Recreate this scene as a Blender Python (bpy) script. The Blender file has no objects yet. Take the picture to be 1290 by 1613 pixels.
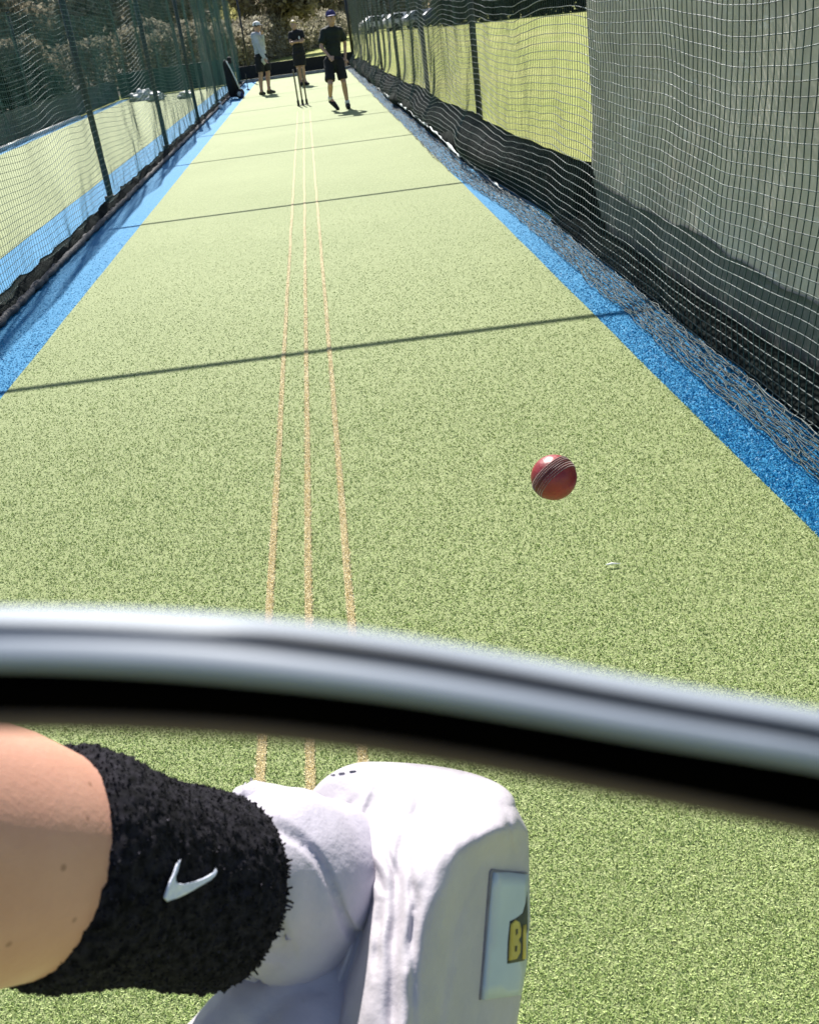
import bpy, bmesh, math, random
import numpy as np
from mathutils import Vector, Matrix, noise
from mathutils.bvhtree import BVHTree

rnd = random.Random(7)
rng = np.random.default_rng(7)
S = bpy.context.scene
COL = S.collection

# ------------------------------------------------------------------ camera
F, CX, CY, H, ROLL, VP = 1550.0, 645.0, 806.5, 1.5, 7.7, (477.0, 39.0)   # focal length in photo pixels, eye height
def cam_axes():
    y = np.array([(VP[0]-CX)/F, (VP[1]-CY)/F, 1.0]); y /= np.linalg.norm(y)
    s, c = math.sin(math.radians(ROLL)), math.cos(math.radians(ROLL))
    d = np.array([s, c, -(s*y[0]+c*y[1])/y[2]]); d /= np.linalg.norm(d)
    z = -d; x = np.cross(y, z)
    return np.stack([x, y, z], 1)
R = cam_axes()
EYE = np.array([0.0, 0.0, H])
def ray(px, py): return R.T @ np.array([(px-CX)/F, (py-CY)/F, 1.0])
def at_depth(px, py, d): return Vector(ray(px, py)*d+EYE)
def at_y(px, py, Y): v = ray(px, py); return Vector(v*(Y/v[1])+EYE)
def at_x(px, py, X): v = ray(px, py); return Vector(v*(X/v[0])+EYE)
def on_ground(px, py, z=0.0): v = ray(px, py); return Vector(v*((z-H)/v[2])+EYE)

cam = bpy.data.cameras.new('camera'); cam_o = bpy.data.objects.new('camera', cam); COL.objects.link(cam_o)
cam.sensor_fit = 'VERTICAL'; cam.sensor_height = 36.0; cam.lens = 36.0*F/1613.0
cam.clip_start = 0.005; cam.clip_end = 3000
cam_o.matrix_world = Matrix(((R[0][0], -R[1][0], -R[2][0], 0), (R[0][1], -R[1][1], -R[2][1], 0), (R[0][2], -R[1][2], -R[2][2], H), (0, 0, 0, 1)))
cam.dof.use_dof = True; cam.dof.focus_distance = 1.3; cam.dof.aperture_fstop = 29.0
S.camera = cam_o

# ------------------------------------------------------------------ light
SUN_EL = math.radians(43); SUN_AZ = math.radians(-6.5)     # ahead of the batter, a little to the left
W = bpy.data.worlds.new('World'); S.world = W; W.use_nodes = True
nt = W.node_tree; bg = nt.nodes['Background']
sky = nt.nodes.new('ShaderNodeTexSky'); sky.sky_type = 'NISHITA'; sky.sun_disc = False
sky.sun_elevation = SUN_EL; sky.sun_rotation = SUN_AZ
nt.links.new(sky.outputs[0], bg.inputs[0]); bg.inputs[1].default_value = 0.075
sl = bpy.data.lights.new('sun', 'SUN'); sl.energy = 5.0; sl.angle = math.radians(0.55); sl.color = (1.0, 0.965, 0.90)
so = bpy.data.objects.new('sun', sl); COL.objects.link(so)
sdir = Vector((math.sin(SUN_AZ)*math.cos(SUN_EL), math.cos(SUN_AZ)*math.cos(SUN_EL), math.sin(SUN_EL)))
so.rotation_euler = sdir.to_track_quat('Z', 'Y').to_euler(); so.location = (0, 0, 30)
S.view_settings.view_transform = 'Standard'; S.view_settings.look = 'None'
S.view_settings.exposure = 0.95; S.view_settings.gamma = 1.0

# ------------------------------------------------------------------ helpers
def link(o, parent=None):
    COL.objects.link(o)
    if parent is not None: o.parent = parent
    return o
def tag(o, label=None, cat=None, group=None, kind=None):
    if label: o['label'] = label
    if cat: o['category'] = cat
    if group: o['group'] = group
    if kind: o['kind'] = kind
    return o
def thing(name, label, cat, group=None, loc=(0, 0, 0)):
    o = bpy.data.objects.new(name, None); o.empty_display_size = 0.1; o.location = loc
    return tag(link(o), label, cat, group)
def put(o, root):                                  # parent keeping world placement (roots are only translated)
    o.parent = root; o.matrix_parent_inverse = Matrix.Translation(root.location).inverted(); return o
def mesh_obj(name, verts, faces, mat, root=None, smooth=True, mats=None, idx=None):
    me = bpy.data.meshes.new(name)
    me.from_pydata([tuple(v) for v in verts], [], [tuple(f) for f in faces]); me.update()
    for m in (mats or [mat]): me.materials.append(m)
    if idx is not None: me.polygons.foreach_set('material_index', idx)
    if smooth: me.polygons.foreach_set('use_smooth', [True]*len(me.polygons))
    o = link(bpy.data.objects.new(name, me))
    if root is not None: put(o, root)
    return o
def np_mesh(name, V, loops, nper, mat, root=None, smooth=False):
    """V (n,3), loops flat indices with nper corners per face"""
    me = bpy.data.meshes.new(name); V = np.ascontiguousarray(V, dtype=np.float32); loops = np.ascontiguousarray(loops, dtype=np.int32).ravel()
    nf = len(loops)//nper
    me.vertices.add(len(V)); me.vertices.foreach_set('co', V.ravel())
    me.loops.add(len(loops)); me.loops.foreach_set('vertex_index', loops)
    me.polygons.add(nf); me.polygons.foreach_set('loop_start', np.arange(nf, dtype=np.int32)*nper)
    me.polygons.foreach_set('loop_total', np.full(nf, nper, dtype=np.int32))
    me.polygons.foreach_set('use_smooth', np.full(nf, smooth, dtype=bool))
    me.materials.append(mat); me.update(calc_edges=True); me.validate()
    o = link(bpy.data.objects.new(name, me))
    if root is not None: put(o, root)
    return o
def bm_obj(name, bm, mat, root=None, smooth=True):
    bmesh.ops.recalc_face_normals(bm, faces=bm.faces[:])
    me = bpy.data.meshes.new(name); bm.to_mesh(me); bm.free(); me.materials.append(mat)
    if smooth: me.polygons.foreach_set('use_smooth', [True]*len(me.polygons))
    o = link(bpy.data.objects.new(name, me))
    if root is not None: put(o, root)
    return o
def add_box(bm, lo, hi, bevel=0.0, M=None):
    lo, hi = Vector(lo), Vector(hi); c = (lo+hi)/2; d = hi-lo
    r = bmesh.ops.create_cube(bm, size=1.0, matrix=(M or Matrix())@Matrix.Translation(c)@Matrix.Diagonal((d.x, d.y, d.z, 1)))
    if bevel:
        es = list({e for v in r['verts'] for e in v.link_edges})
        bmesh.ops.bevel(bm, geom=es, offset=bevel, segments=3, profile=0.5, affect='EDGES')
def add_cone(bm, p0, r0, p1, r1, n=14):
    p0, p1 = Vector(p0), Vector(p1); d = p1-p0
    if d.length < 1e-6: return
    bmesh.ops.create_cone(bm, cap_ends=True, segments=n, radius1=r0, radius2=r1, depth=d.length,
        matrix=Matrix.Translation((p0+p1)/2)@d.to_track_quat('Z', 'Y').to_matrix().to_4x4())
def add_ell(bm, c, rad, rot=None, n=16):
    M = Matrix.Translation(Vector(c))@(rot.to_4x4() if rot else Matrix())@Matrix.Diagonal((rad[0], rad[1], rad[2], 1))
    bmesh.ops.create_uvsphere(bm, u_segments=n, v_segments=max(8, n//2+2), radius=1.0, matrix=M)
def add_cap(bm, p0, r0, p1, r1, n=14):
    add_cone(bm, p0, r0, p1, r1, n); add_ell(bm, p0, (r0,)*3, n=n); add_ell(bm, p1, (r1,)*3, n=n)
def add_chain(bm, pts, rs, n=14):
    for a, b, ra, rb in zip(pts[:-1], pts[1:], rs[:-1], rs[1:]): add_cap(bm, a, ra, b, rb, n)
def fuse(name, bm, voxel, mat, root=None, smooth=4):
    """melt overlapping closed shapes into one continuous skin"""
    me = bpy.data.meshes.new('tmp'); bm.to_mesh(me); bm.free()
    o = link(bpy.data.objects.new('tmp', me))
    m = o.modifiers.new('r', 'REMESH'); m.mode = 'VOXEL'; m.voxel_size = voxel; m.use_smooth_shade = True
    s = o.modifiers.new('s', 'SMOOTH'); s.factor = 0.5; s.iterations = smooth
    dg = bpy.context.evaluated_depsgraph_get(); dg.update()
    me2 = bpy.data.meshes.new_from_object(o.evaluated_get(dg)); me2.name = name
    bpy.data.objects.remove(o); bpy.data.meshes.remove(me)
    me2.materials.clear(); me2.materials.append(mat)
    me2.polygons.foreach_set('use_smooth', [True]*len(me2.polygons))
    r = link(bpy.data.objects.new(name, me2))
    if root is not None: put(r, root)
    return r
def tube(pts, r, n=8, closed_caps=True):
    pts = [Vector(p) for p in pts]; V = []; Fc = []
    up = Vector((0, 0, 1))
    for i, p in enumerate(pts):
        t = (pts[min(i+1, len(pts)-1)]-pts[max(i-1, 0)]).normalized()
        a = t.cross(up if abs(t.dot(up)) < 0.95 else Vector((1, 0, 0))).normalized(); b = t.cross(a)
        rr = r[i] if hasattr(r, '__len__') else r
        for k in range(n):
            q = 2*math.pi*k/n; V.append(p+a*math.cos(q)*rr+b*math.sin(q)*rr)
    for i in range(len(pts)-1):
        for k in range(n):
            k2 = (k+1) % n; Fc.append((i*n+k, i*n+k2, (i+1)*n+k2, (i+1)*n+k))
    if closed_caps:
        Fc.append(tuple(range(n))[::-1]); Fc.append(tuple((len(pts)-1)*n+k for k in range(n)))
    return V, Fc
class Acc:
    def __init__(s): s.v = []; s.f = []
    def add(s, VF):
        o = len(s.v); s.v += list(VF[0]); s.f += [tuple(i+o for i in f) for f in VF[1]]; return s
    def obj(s, name, mat, root=None, smooth=True): return mesh_obj(name, s.v, s.f, mat, root, smooth)

# ------------------------------------------------------------------ materials
class Mat:
    def __init__(s, name, color=(0.5, 0.5, 0.5), rough=0.6, metal=0.0, spec=0.5):
        s.m = bpy.data.materials.new(name); s.m.use_nodes = True; s.nt = s.m.node_tree
        s.b = s.nt.nodes['Principled BSDF']; s.b.inputs['Base Color'].default_value = (*color, 1)
        s.b.inputs['Roughness'].default_value = rough; s.b.inputs['Metallic'].default_value = metal
        s.b.inputs['Specular IOR Level'].default_value = spec
    def n(s, t, **k):
        x = s.nt.nodes.new(t)
        for a, v in k.items(): setattr(x, a, v)
        return x
    def l(s, a, b): s.nt.links.new(a, b)
    def coord(s, kind='Object'):
        if not hasattr(s, 'tc'): s.tc = s.n('ShaderNodeTexCoord')
        return s.tc.outputs[kind]
    def noise(s, scale, detail=4, rough=0.6, vec=None, dist=0.0):
        x = s.n('ShaderNodeTexNoise'); x.inputs['Scale'].default_value = scale; x.inputs['Detail'].default_value = detail
        x.inputs['Roughness'].default_value = rough; x.inputs['Distortion'].default_value = dist
        s.l(vec or s.coord(), x.inputs['Vector']); return x.outputs['Fac']
    def stretch(s, sc):
        x = s.n('ShaderNodeMapping'); x.inputs['Scale'].default_value = sc; s.l(s.coord(), x.inputs['Vector']); return x.outputs[0]
    def ramp(s, fac, stops, interp='LINEAR'):
        x = s.n('ShaderNodeValToRGB'); e = x.color_ramp.elements; x.color_ramp.interpolation = interp
        while len(e) < len(stops): e.new(0.5)
        for el, (p, c) in zip(e, stops): el.position = p; el.color = (*c, 1) if len(c) == 3 else c
        s.l(fac, x.inputs[0]); return x.outputs[0]
    def mix(s, fac, a, b, mode='MIX'):
        x = s.n('ShaderNodeMix', data_type='RGBA', blend_type=mode)
        if isinstance(fac, (int, float)): x.inputs[0].default_value = fac
        else: s.l(fac, x.inputs[0])
        for i, v in ((6, a), (7, b)):
            if isinstance(v, tuple): x.inputs[i].default_value = (*v, 1)
            else: s.l(v, x.inputs[i])
        return x.outputs[2]
    def col(s, c): s.l(c, s.b.inputs['Base Color']); return s
    def bump(s, h, dist, strength=1.0):
        x = s.n('ShaderNodeBump'); x.inputs['Distance'].default_value = dist; x.inputs['Strength'].default_value = strength
        s.l(h, x.inputs['Height']); s.l(x.outputs[0], s.b.inputs['Normal']); return s
    def island(s): return s.n('ShaderNodeNewGeometry').outputs['Random Per Island']

def m_noisy(name, a, b, scale, rough=0.7, bump=0.0, bscale=None, spec=0.5, metal=0.0, detail=5):
    M = Mat(name, a, rough, metal, spec); f = M.noise(scale, detail)
    M.col(M.ramp(f, [(0.32, a), (0.68, b)]))
    if bump: M.bump(M.noise(bscale or scale*3, 4), bump)
    return M.m

def m_turf(name, dark, mid, light, bump=0.006):
    M = Mat(name, mid, 0.75, 0, 0.25)
    fine = M.noise(170, 2, 0.75); mids = M.noise(34, 3, 0.7); big = M.noise(0.55, 4, 0.6)
    c = M.ramp(fine, [(0.30, dark), (0.5, mid), (0.70, light)])
    c = M.mix(0.30, c, M.ramp(mids, [(0.35, dark), (0.65, light)]))
    c = M.mix(M.ramp(big, [(0.35, (0, 0, 0)), (0.75, (0.35, 0.35, 0.35))]), c, light)
    M.col(c); M.bump(fine, bump); return M.m
T_D, T_M, T_L = (0.105, 0.125, 0.036), (0.235, 0.262, 0.098), (0.40, 0.42, 0.20)
turf = m_turf('green_turf', (0.130, 0.168, 0.052), (0.225, 0.272, 0.105), (0.325, 0.365, 0.172))
blue_turf = m_turf('blue_turf', (0.002, 0.145, 0.31), (0.003, 0.185, 0.39), (0.03, 0.25, 0.47))
line_mat = m_turf('tan_line_paint', (0.33, 0.27, 0.13), (0.39, 0.32, 0.16), (0.46, 0.38, 0.20), 0.003)
M = Mat('turf_blade', T_M, 0.55, 0, 0.3)
ic = M.ramp(M.island(), [(0.0, (0.205, 0.305, 0.070)), (0.3, (0.315, 0.425, 0.125)), (0.7, (0.415, 0.515, 0.185)), (1.0, (0.53, 0.60, 0.28))])
bigp = M.noise(0.9, 3)
M.col(M.mix(M.ramp(bigp, [(0.38, (0, 0, 0)), (0.72, (0.55, 0.55, 0.55))]), ic, (0.48, 0.54, 0.25)))
blade_mat = M.m
M = Mat('blue_blade', T_M, 0.55, 0, 0.3)
M.col(M.ramp(M.island(), [(0.0, (0.002, 0.20, 0.40)), (0.6, (0.003, 0.275, 0.53)), (1.0, (0.09, 0.42, 0.66))])); blue_blade = M.m
M = Mat('line_blade', T_M, 0.6, 0, 0.3)
M.col(M.ramp(M.island(), [(0.0, (0.72, 0.60, 0.33)), (0.5, (0.86, 0.76, 0.48)), (1.0, (0.90, 0.83, 0.60))])); line_blade = M.m

M = Mat('lawn_grass', (0.2, 0.2, 0.05), 0.9, 0, 0.1)
c = M.ramp(M.noise(3.0, 8, 0.75), [(0.3, (0.20, 0.24, 0.050)), (0.7, (0.36, 0.39, 0.115))])
c = M.mix(M.ramp(M.noise(0.12, 4), [(0.4, (0, 0, 0)), (0.7, (0.55, 0.55, 0.55))]), c, (0.44, 0.41, 0.17))
M.col(c); M.bump(M.noise(25, 4), 0.03); lawn = M.m

black_paint = m_noisy('black_steel', (0.006, 0.007, 0.008), (0.016, 0.017, 0.018), 30, 0.45)
M = Mat('net_twine', (0.012, 0.03, 0.026), 0.36, 0, 0.62); M.bump(M.noise(900, 2), 0.001)
M.col(M.ramp(M.noise(3, 3), [(0.3, (0.010, 0.026, 0.024)), (0.7, (0.018, 0.056, 0.050))])); net_black = M.m
M = Mat('green_net_twine', (0.01, 0.05, 0.042), 0.5, 0, 0.45)
M.col(M.ramp(M.noise(1.2, 3), [(0.3, (0.012, 0.058, 0.048)), (0.7, (0.022, 0.095, 0.080))])); net_green = M.m
skirt_mat = m_noisy('black_windbreak', (0.004, 0.005, 0.005), (0.018, 0.024, 0.021), 2.2, 0.95, 0.02, 9, spec=0.06)
M = Mat('grey_windbreak_sheet', (0.3, 0.3, 0.28), 0.8, 0, 0.2)
c = M.ramp(M.noise(1.6, 6, 0.65), [(0.28, (0.42, 0.385, 0.315)), (0.5, (0.64, 0.59, 0.49)), (0.72, (0.78, 0.72, 0.61))])
c = M.mix(M.ramp(M.noise(4.2, 5, 0.7, M.stretch((1, 0.6, 2.2))), [(0.60, (0, 0, 0)), (0.68, (0.7, 0.7, 0.7))]), c, (0.80, 0.78, 0.74))
M.col(c); M.bump(M.noise(5, 4, 0.5, M.stretch((1, 1, 0.4))), 0.04); sheet_mat = M.m
band_mat = m_noisy('dark_sheet_band', (0.10, 0.115, 0.10), (0.17, 0.18, 0.16), 3.0, 0.75, 0.02, 8)
pale_plastic = m_noisy('pale_plastic', (0.36, 0.40, 0.40), (0.62, 0.65, 0.64), 14, 0.4, 0.01, 40)
concrete = m_noisy('pale_concrete', (0.32, 0.30, 0.28), (0.5, 0.48, 0.45), 6, 0.85, 0.01, 40)
skin = m_noisy('skin', (0.42, 0.25, 0.17), (0.52, 0.32, 0.23), 14, 0.5)
M = Mat('arm_skin', (0.55, 0.33, 0.23), 0.45, 0, 0.4)
c = M.ramp(M.noise(28, 5, 0.6), [(0.3, (0.53, 0.270, 0.195)), (0.7, (0.61, 0.335, 0.25))])
v = M.n('ShaderNodeTexVoronoi'); v.inputs['Scale'].default_value = 75; M.l(M.coord(), v.inputs['Vector'])
c = M.mix(M.ramp(v.outputs['Distance'], [(0.05, (0.6, 0.6, 0.6)), (0.10, (0, 0, 0))]), c, (0.22, 0.10, 0.06))
M.col(c); M.bump(M.noise(420, 3), 0.0002); M.b.inputs['Subsurface Weight'].default_value = 0.08; M.b.inputs['Subsurface Radius'].default_value = (0.01, 0.004, 0.002); arm_skin = M.m
black_cloth = m_noisy('black_cloth', (0.006, 0.006, 0.008), (0.013, 0.013, 0.016), 18, 0.85, 0.006, 40)
green_cloth = m_noisy('dark_green_cloth', (0.004, 0.007, 0.006), (0.010, 0.020, 0.015), 6, 0.8, 0.006, 40)
grey_cloth = m_noisy('pale_grey_cloth', (0.40, 0.42, 0.47), (0.56, 0.58, 0.62), 8, 0.85, 0.008, 25)
white_cloth = m_noisy('white_cloth', (0.7, 0.7, 0.68), (0.82, 0.82, 0.8), 9, 0.8)
purple_cloth = m_noisy('purple_cloth', (0.03, 0.022, 0.11), (0.055, 0.045, 0.19), 20, 0.7)
blond = m_noisy('blond_hair', (0.36, 0.26, 0.10), (0.62, 0.50, 0.26), 90, 0.55)
brown_hair = m_noisy('brown_hair', (0.05, 0.03, 0.02), (0.10, 0.065, 0.04), 90, 0.55)
M = Mat('terry_towelling', (0.01, 0.01, 0.012), 0.95, 0, 0.15)
M.col(M.ramp(M.noise(260, 3), [(0.35, (0.002, 0.002, 0.003)), (0.7, (0.024, 0.022, 0.029))])); terry = M.m
M = Mat('terry_loop', (0.01, 0.01, 0.012), 0.9, 0, 0.2)
M.col(M.ramp(M.island(), [(0.0, (0.002, 0.002, 0.0025)), (0.7, (0.014, 0.013, 0.017)), (1.0, (0.07, 0.064, 0.082))])); loop_mat = M.m
logo_mat = m_noisy('white_embroidery', (0.62, 0.66, 0.80), (0.74, 0.77, 0.88), 600, 0.7, 0.0005, 900)
M = Mat('white_leather', (0.72, 0.71, 0.72), 0.55, 0, 0.35)
c = M.ramp(M.noise(22, 5, 0.6), [(0.3, (0.42, 0.39, 0.425)), (0.65, (0.53, 0.49, 0.525))])
c = M.mix(M.ramp(M.noise(7, 5, 0.7), [(0.58, (0, 0, 0)), (0.75, (0.5, 0.5, 0.5))]), c, (0.46, 0.41, 0.39))
M.col(c); M.bump(M.noise(330, 3), 0.0003); glove_mat = M.m
M = Mat('white_mesh_leather', (0.7, 0.7, 0.72), 0.6, 0, 0.3)
M.col(M.ramp(M.noise(30, 4), [(0.3, (0.42, 0.39, 0.455)), (0.7, (0.52, 0.485, 0.55))])); M.bump(M.noise(400, 3), 0.0004); cuff_mat = M.m
panel_mat = m_noisy('smooth_panel', (0.44, 0.50, 0.57), (0.50, 0.56, 0.63), 30, 0.35)
seam_mat = m_noisy('grey_seam', (0.16, 0.15, 0.18), (0.26, 0.25, 0.28), 80, 0.8)
yellow_mat = m_noisy('yellow_badge', (0.46, 0.34, 0.04), (0.56, 0.44, 0.08), 120, 0.4)
dark_badge = m_noisy('dark_badge', (0.012, 0.014, 0.012), (0.03, 0.032, 0.028), 90, 0.5)
M = Mat('satin_grey_coating', (0.27, 0.29, 0.33), 0.55, 0.0, 0.35)
M.col(M.ramp(M.noise(60, 4, 0.6, M.stretch((0.15, 1, 1))), [(0.3, (0.235, 0.265, 0.315)), (0.7, (0.30, 0.335, 0.385))])); steel_mat = M.m
shade_mat = m_noisy('shade_black', (0.0010, 0.0009, 0.0009), (0.002, 0.0016, 0.0015), 40, 0.95, spec=0.0)
M = Mat('red_ball_leather', (0.30, 0.012, 0.016), 0.42, 0, 0.6)
c = M.ramp(M.noise(45, 5, 0.65), [(0.3, (0.19, 0.006, 0.010)), (0.7, (0.34, 0.022, 0.026))])
c = M.mix(M.ramp(M.noise(80, 4), [(0.62, (0, 0, 0)), (0.72, (0.5, 0.5, 0.5))]), c, (0.12, 0.05, 0.03))
M.col(c); M.bump(M.noise(120, 3), 0.001); ball_mat = M.m
thread = m_noisy('pale_thread', (0.30, 0.22, 0.20), (0.44, 0.34, 0.30), 300, 0.7)
bark = m_noisy('bark', (0.085, 0.072, 0.055), (0.16, 0.135, 0.105), 9, 0.9, 0.03, 20)
def m_leaf(name, a, b, c):
    M = Mat(name, b, 0.8, 0, 0.2); k = M.ramp(M.island(), [(0, a), (0.5, b), (1, c)]); M.col(k)
    t = M.n('ShaderNodeBsdfTranslucent'); M.l(k, t.inputs[0]); mx = M.n('ShaderNodeMixShader'); mx.inputs[0].default_value = 0.45
    out = M.nt.nodes['Material Output']; M.l(M.b.outputs[0], mx.inputs[1]); M.l(t.outputs[0], mx.inputs[2]); M.l(mx.outputs[0], out.inputs['Surface']); return M.m
twig_leaf = m_leaf('brown_twigs', (0.135, 0.12, 0.085), (0.25, 0.22, 0.16), (0.38, 0.34, 0.25))
grey_leaf = m_leaf('grey_hedge_leaf', (0.15, 0.138, 0.10), (0.28, 0.255, 0.19), (0.42, 0.39, 0.30))
green_leaf = m_leaf('yellow_green_leaf', (0.16, 0.16, 0.045), (0.32, 0.30, 0.11), (0.48, 0.44, 0.20))
dark_leaf = m_leaf('dark_evergreen_leaf', (0.010, 0.017, 0.013), (0.022, 0.034, 0.025), (0.05, 0.06, 0.045))
wood = m_noisy('stump_wood', (0.12, 0.095, 0.075), (0.19, 0.155, 0.12), 30, 0.5)
car_white = m_noisy('white_car_paint', (0.74, 0.75, 0.76), (0.8, 0.81, 0.82), 2, 0.25)
car_silver = m_noisy('silver_car_paint', (0.36, 0.40, 0.47), (0.42, 0.46, 0.52), 2, 0.3, metal=0.3)
car_blue = m_noisy('blue_car_paint', (0.03, 0.035, 0.13), (0.04, 0.05, 0.17), 2, 0.25)
glass = m_noisy('dark_glass', (0.02, 0.025, 0.03), (0.035, 0.04, 0.045), 2, 0.08)
tyre = m_noisy('tyre_rubber', (0.012, 0.012, 0.012), (0.02, 0.02, 0.02), 20, 0.8)

# ------------------------------------------------------------------ the ground
def sheet(name, x0, x1, y0, y1, z, mat, nx=1, ny=1, wob=0.0):
    V = []; Fc = []
    for j in range(ny+1):
        for i in range(nx+1):
            x = x0+(x1-x0)*i/nx; y = y0+(y1-y0)*j/ny
            if wob and i in (0, nx): x += wob*noise.noise((x*3.1, y*1.7, 0.3))
            V.append((x, y, z))
    for j in range(ny):
        for i in range(nx):
            a = j*(nx+1)+i; Fc.append((a, a+1, a+nx+2, a+nx+1))
    return tag(mesh_obj(name, V, Fc, mat, smooth=False), kind='structure')
sheet('ground', -900, 900, -300, 1600, -0.012, lawn)
BLUE_L, BLUE_R, GL, GR = -2.40, 1.62, -1.80, 1.255
END_Y = 36.6
sheet('blue_border', BLUE_L, BLUE_R, -1.5, END_Y, 0.000, blue_turf)
sheet('pitch_turf', GL, GR, -1.5, END_Y, 0.004, turf, 1, 140, 0.008)
sheet('woodland_floor', -120, -7.0, -10, 120, -0.006, m_noisy('leaf_litter', (0.045, 0.04, 0.028), (0.10, 0.09, 0.06), 1.5, 0.95, 0.02, 12))
sheet('adjacent_blue_border', -6.35, -2.42, -1.5, END_Y, 0.001, blue_turf)
sheet('adjacent_pitch_turf', -6.02, -2.92, -1.5, END_Y, 0.005, turf, 1, 60, 0.008)
LINES = [-0.351, -0.236, -0.116]; LW = 0.0098
for x in LINES: sheet('painted_line', x-LW, x+LW, 0.2, 20.8, 0.008, line_mat, 1, 160, 0.005)

# short turf fibres over the part of the lane where single fibres can be told apart
def fibres(name, mat, n, xr, yr, power, keep=None, hgt=(0.004, 0.0085), base=0.004, label=None):
    u = rng.random(n)
    if power == 0: y = yr[0]+(yr[1]-yr[0])*u
    else:
        a, b = yr[0]**(-power), yr[1]**(-power); y = (a+(b-a)*u)**(-1.0/power)
    x = xr[0]+(xr[1]-xr[0])*rng.random(n)
    k = rng.random(n) > np.clip((y-3.5)/(yr[1]-4.0), 0, 1)**0.7; x, y = x[k], y[k]
    if keep is not None: k = keep(x, y); x, y = x[k], y[k]
    n = len(x)
    th = rng.random(n)*2*np.pi; ln = (0.35+0.65*rng.random(n)); h = hgt[0]+(hgt[1]-hgt[0])*rng.random(n)
    w = (0.0011+0.0009*rng.random(n))*(0.75+0.22*np.minimum(y, 6))
    h = h*(0.85+0.10*np.minimum(y, 4))*np.clip(1.25-y/yr[1], 0.25, 1); lean = h*ln*1.5
    ex = np.cos(th); ey = np.sin(th); tw = rng.random(n)*2*np.pi
    V = np.zeros((n, 3, 3)); wx = np.cos(tw)*w; wy = np.sin(tw)*w
    V[:, 0] = np.stack([x-wx, y-wy, np.full(n, base-0.001)], 1)
    V[:, 1] = np.stack([x+wx, y+wy, np.full(n, base-0.001)], 1)
    V[:, 2] = np.stack([x+ex*lean, y+ey*lean, base+h*(1-0.5*ln)], 1)
    o = np_mesh(name, V.reshape(-1, 3), np.arange(3*n), 3, mat)
    return tag(o, label, 'turf', kind='stuff')
def not_line(x, y):
    k = np.ones(len(x), bool)
    for lx in LINES: k &= np.abs(x-lx) > LW
    return k
def in_view(x, y): return (x > -0.62*y-0.5) & (x < 0.62*y+0.45)
fibres('turf_fibres', blade_mat, 760000, (GL, GR), (0.85, 13.0), 0.75, lambda x, y: not_line(x, y) & in_view(x, y), label='short green artificial turf fibres covering the batting lane')
fibres('blue_turf_fibres', blue_blade, 90000, (GR, BLUE_R), (1.8, 10.0), 0.6, None, base=0.001, label='short blue artificial turf fibres along the right lane edge')
fibres('blue_turf_fibres', blue_blade, 30000, (-2.25, GL), (4.0, 12.0), 0.4, None, base=0.001, label='short blue artificial turf fibres along the left lane edge')
for lx, w in zip(LINES, ('left', 'middle', 'right')):
    fibres('line_fibres', line_blade, 22000, (lx-LW*1.15, lx+LW*1.15), (0.9, 13.0), 0.6, None, (0.003, 0.006), 0.008, label='tan painted turf fibres of the %s guide line' % w)

# ------------------------------------------------------------------ posts and cross rails
POST_Y = [6.85, 11.75, 16.9, 22.1, 27.2, 32.4]
RAIL_Y = [7.60, 12.35, 16.95, 20.9, 25.5, 30.2]
TOPZ = 2.52
ordn = ['nearest', 'second nearest', 'third nearest', 'fourth nearest', 'fifth nearest', 'farthest']
def post(x, y, label, group, r=0.035, top=TOPZ, lean=0.0):
    t = thing('net_post', label, 'post', group, (x, y, 0))
    a = Acc().add(tube([(x, y, -0.2), (x+lean*0.5, y, top*0.5), (x+lean, y, top)], r, 12)); a.obj('pole', black_paint, t)
    b = Acc().add(tube([(x, y, 0.0), (x, y, 0.06), (x, y, 0.065)], [r*1.9, r*1.9, r*1.1], 12)); b.obj('base_collar', black_paint, t)
    c = Acc().add(tube([(x+lean, y, top-0.04), (x+lean, y, top+0.03)], r*1.25, 12)); c.obj('top_cap', black_paint, t)
    return t
for i, y in enumerate(POST_Y):
    t = post(-2.42, y, 'black steel net post on the left side of the lane, %s of its row' % ordn[i], 'posts along the left net')
    if i > 0 or True:
        ry = RAIL_Y[i]
        a = Acc().add(tube([(-2.42, ry+0.12, TOPZ), (1.76, ry-0.12, TOPZ)], 0.024, 10)); a.obj('cross_rail', black_paint, t)
for i, y in enumerate([6.72, 11.7, 16.8, 22.0, 27.0, 32.2]):
    post(1.80, y, ('black steel net post at the edge of the grey sheet' if i == 0 else 'black steel net post before the sunlit field, %s of the right row' % ordn[i]), 'posts along the right net')
for i, y in enumerate([14.0, 19.5, 25.5, 31.5]):
    post(-6.5, y, 'thin black post of the far net beyond the next lane, %s of its row' % ['nearest', 'second nearest', 'third nearest', 'farthest'][i], 'posts of the far net', 0.03)
# corner and end posts
cL = thing('net_post', 'black corner post at the left end of the lane by the kit bag', 'post', 'end posts', (-2.42, END_Y, 0))
Acc().add(tube([(-2.42, END_Y, -0.1), (-2.42, END_Y, 3.0)], 0.045, 12)).obj('pole', black_paint, cL)
cM = thing('net_post', 'thin black end post left of the player in the pale top', 'post', 'end posts', (-2.02, END_Y+0.3, 0))
Acc().add(tube([(-2.02, END_Y+0.3, -0.1), (-2.02, END_Y+0.3, 3.0)], 0.03, 12)).obj('pole', black_paint, cM)
cR = thing('net_post', 'black corner post at the right end behind the bowler', 'post', 'end posts', (1.52, END_Y, 0))
Acc().add(tube([(1.52, END_Y, -0.1), (1.52, END_Y, 3.0)], 0.05, 12)).obj('pole', black_paint, cR)
cR2 = thing('net_post', 'slim black post just right of the right corner post', 'post', 'end posts', (1.80, END_Y+0.1, 0))
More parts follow.
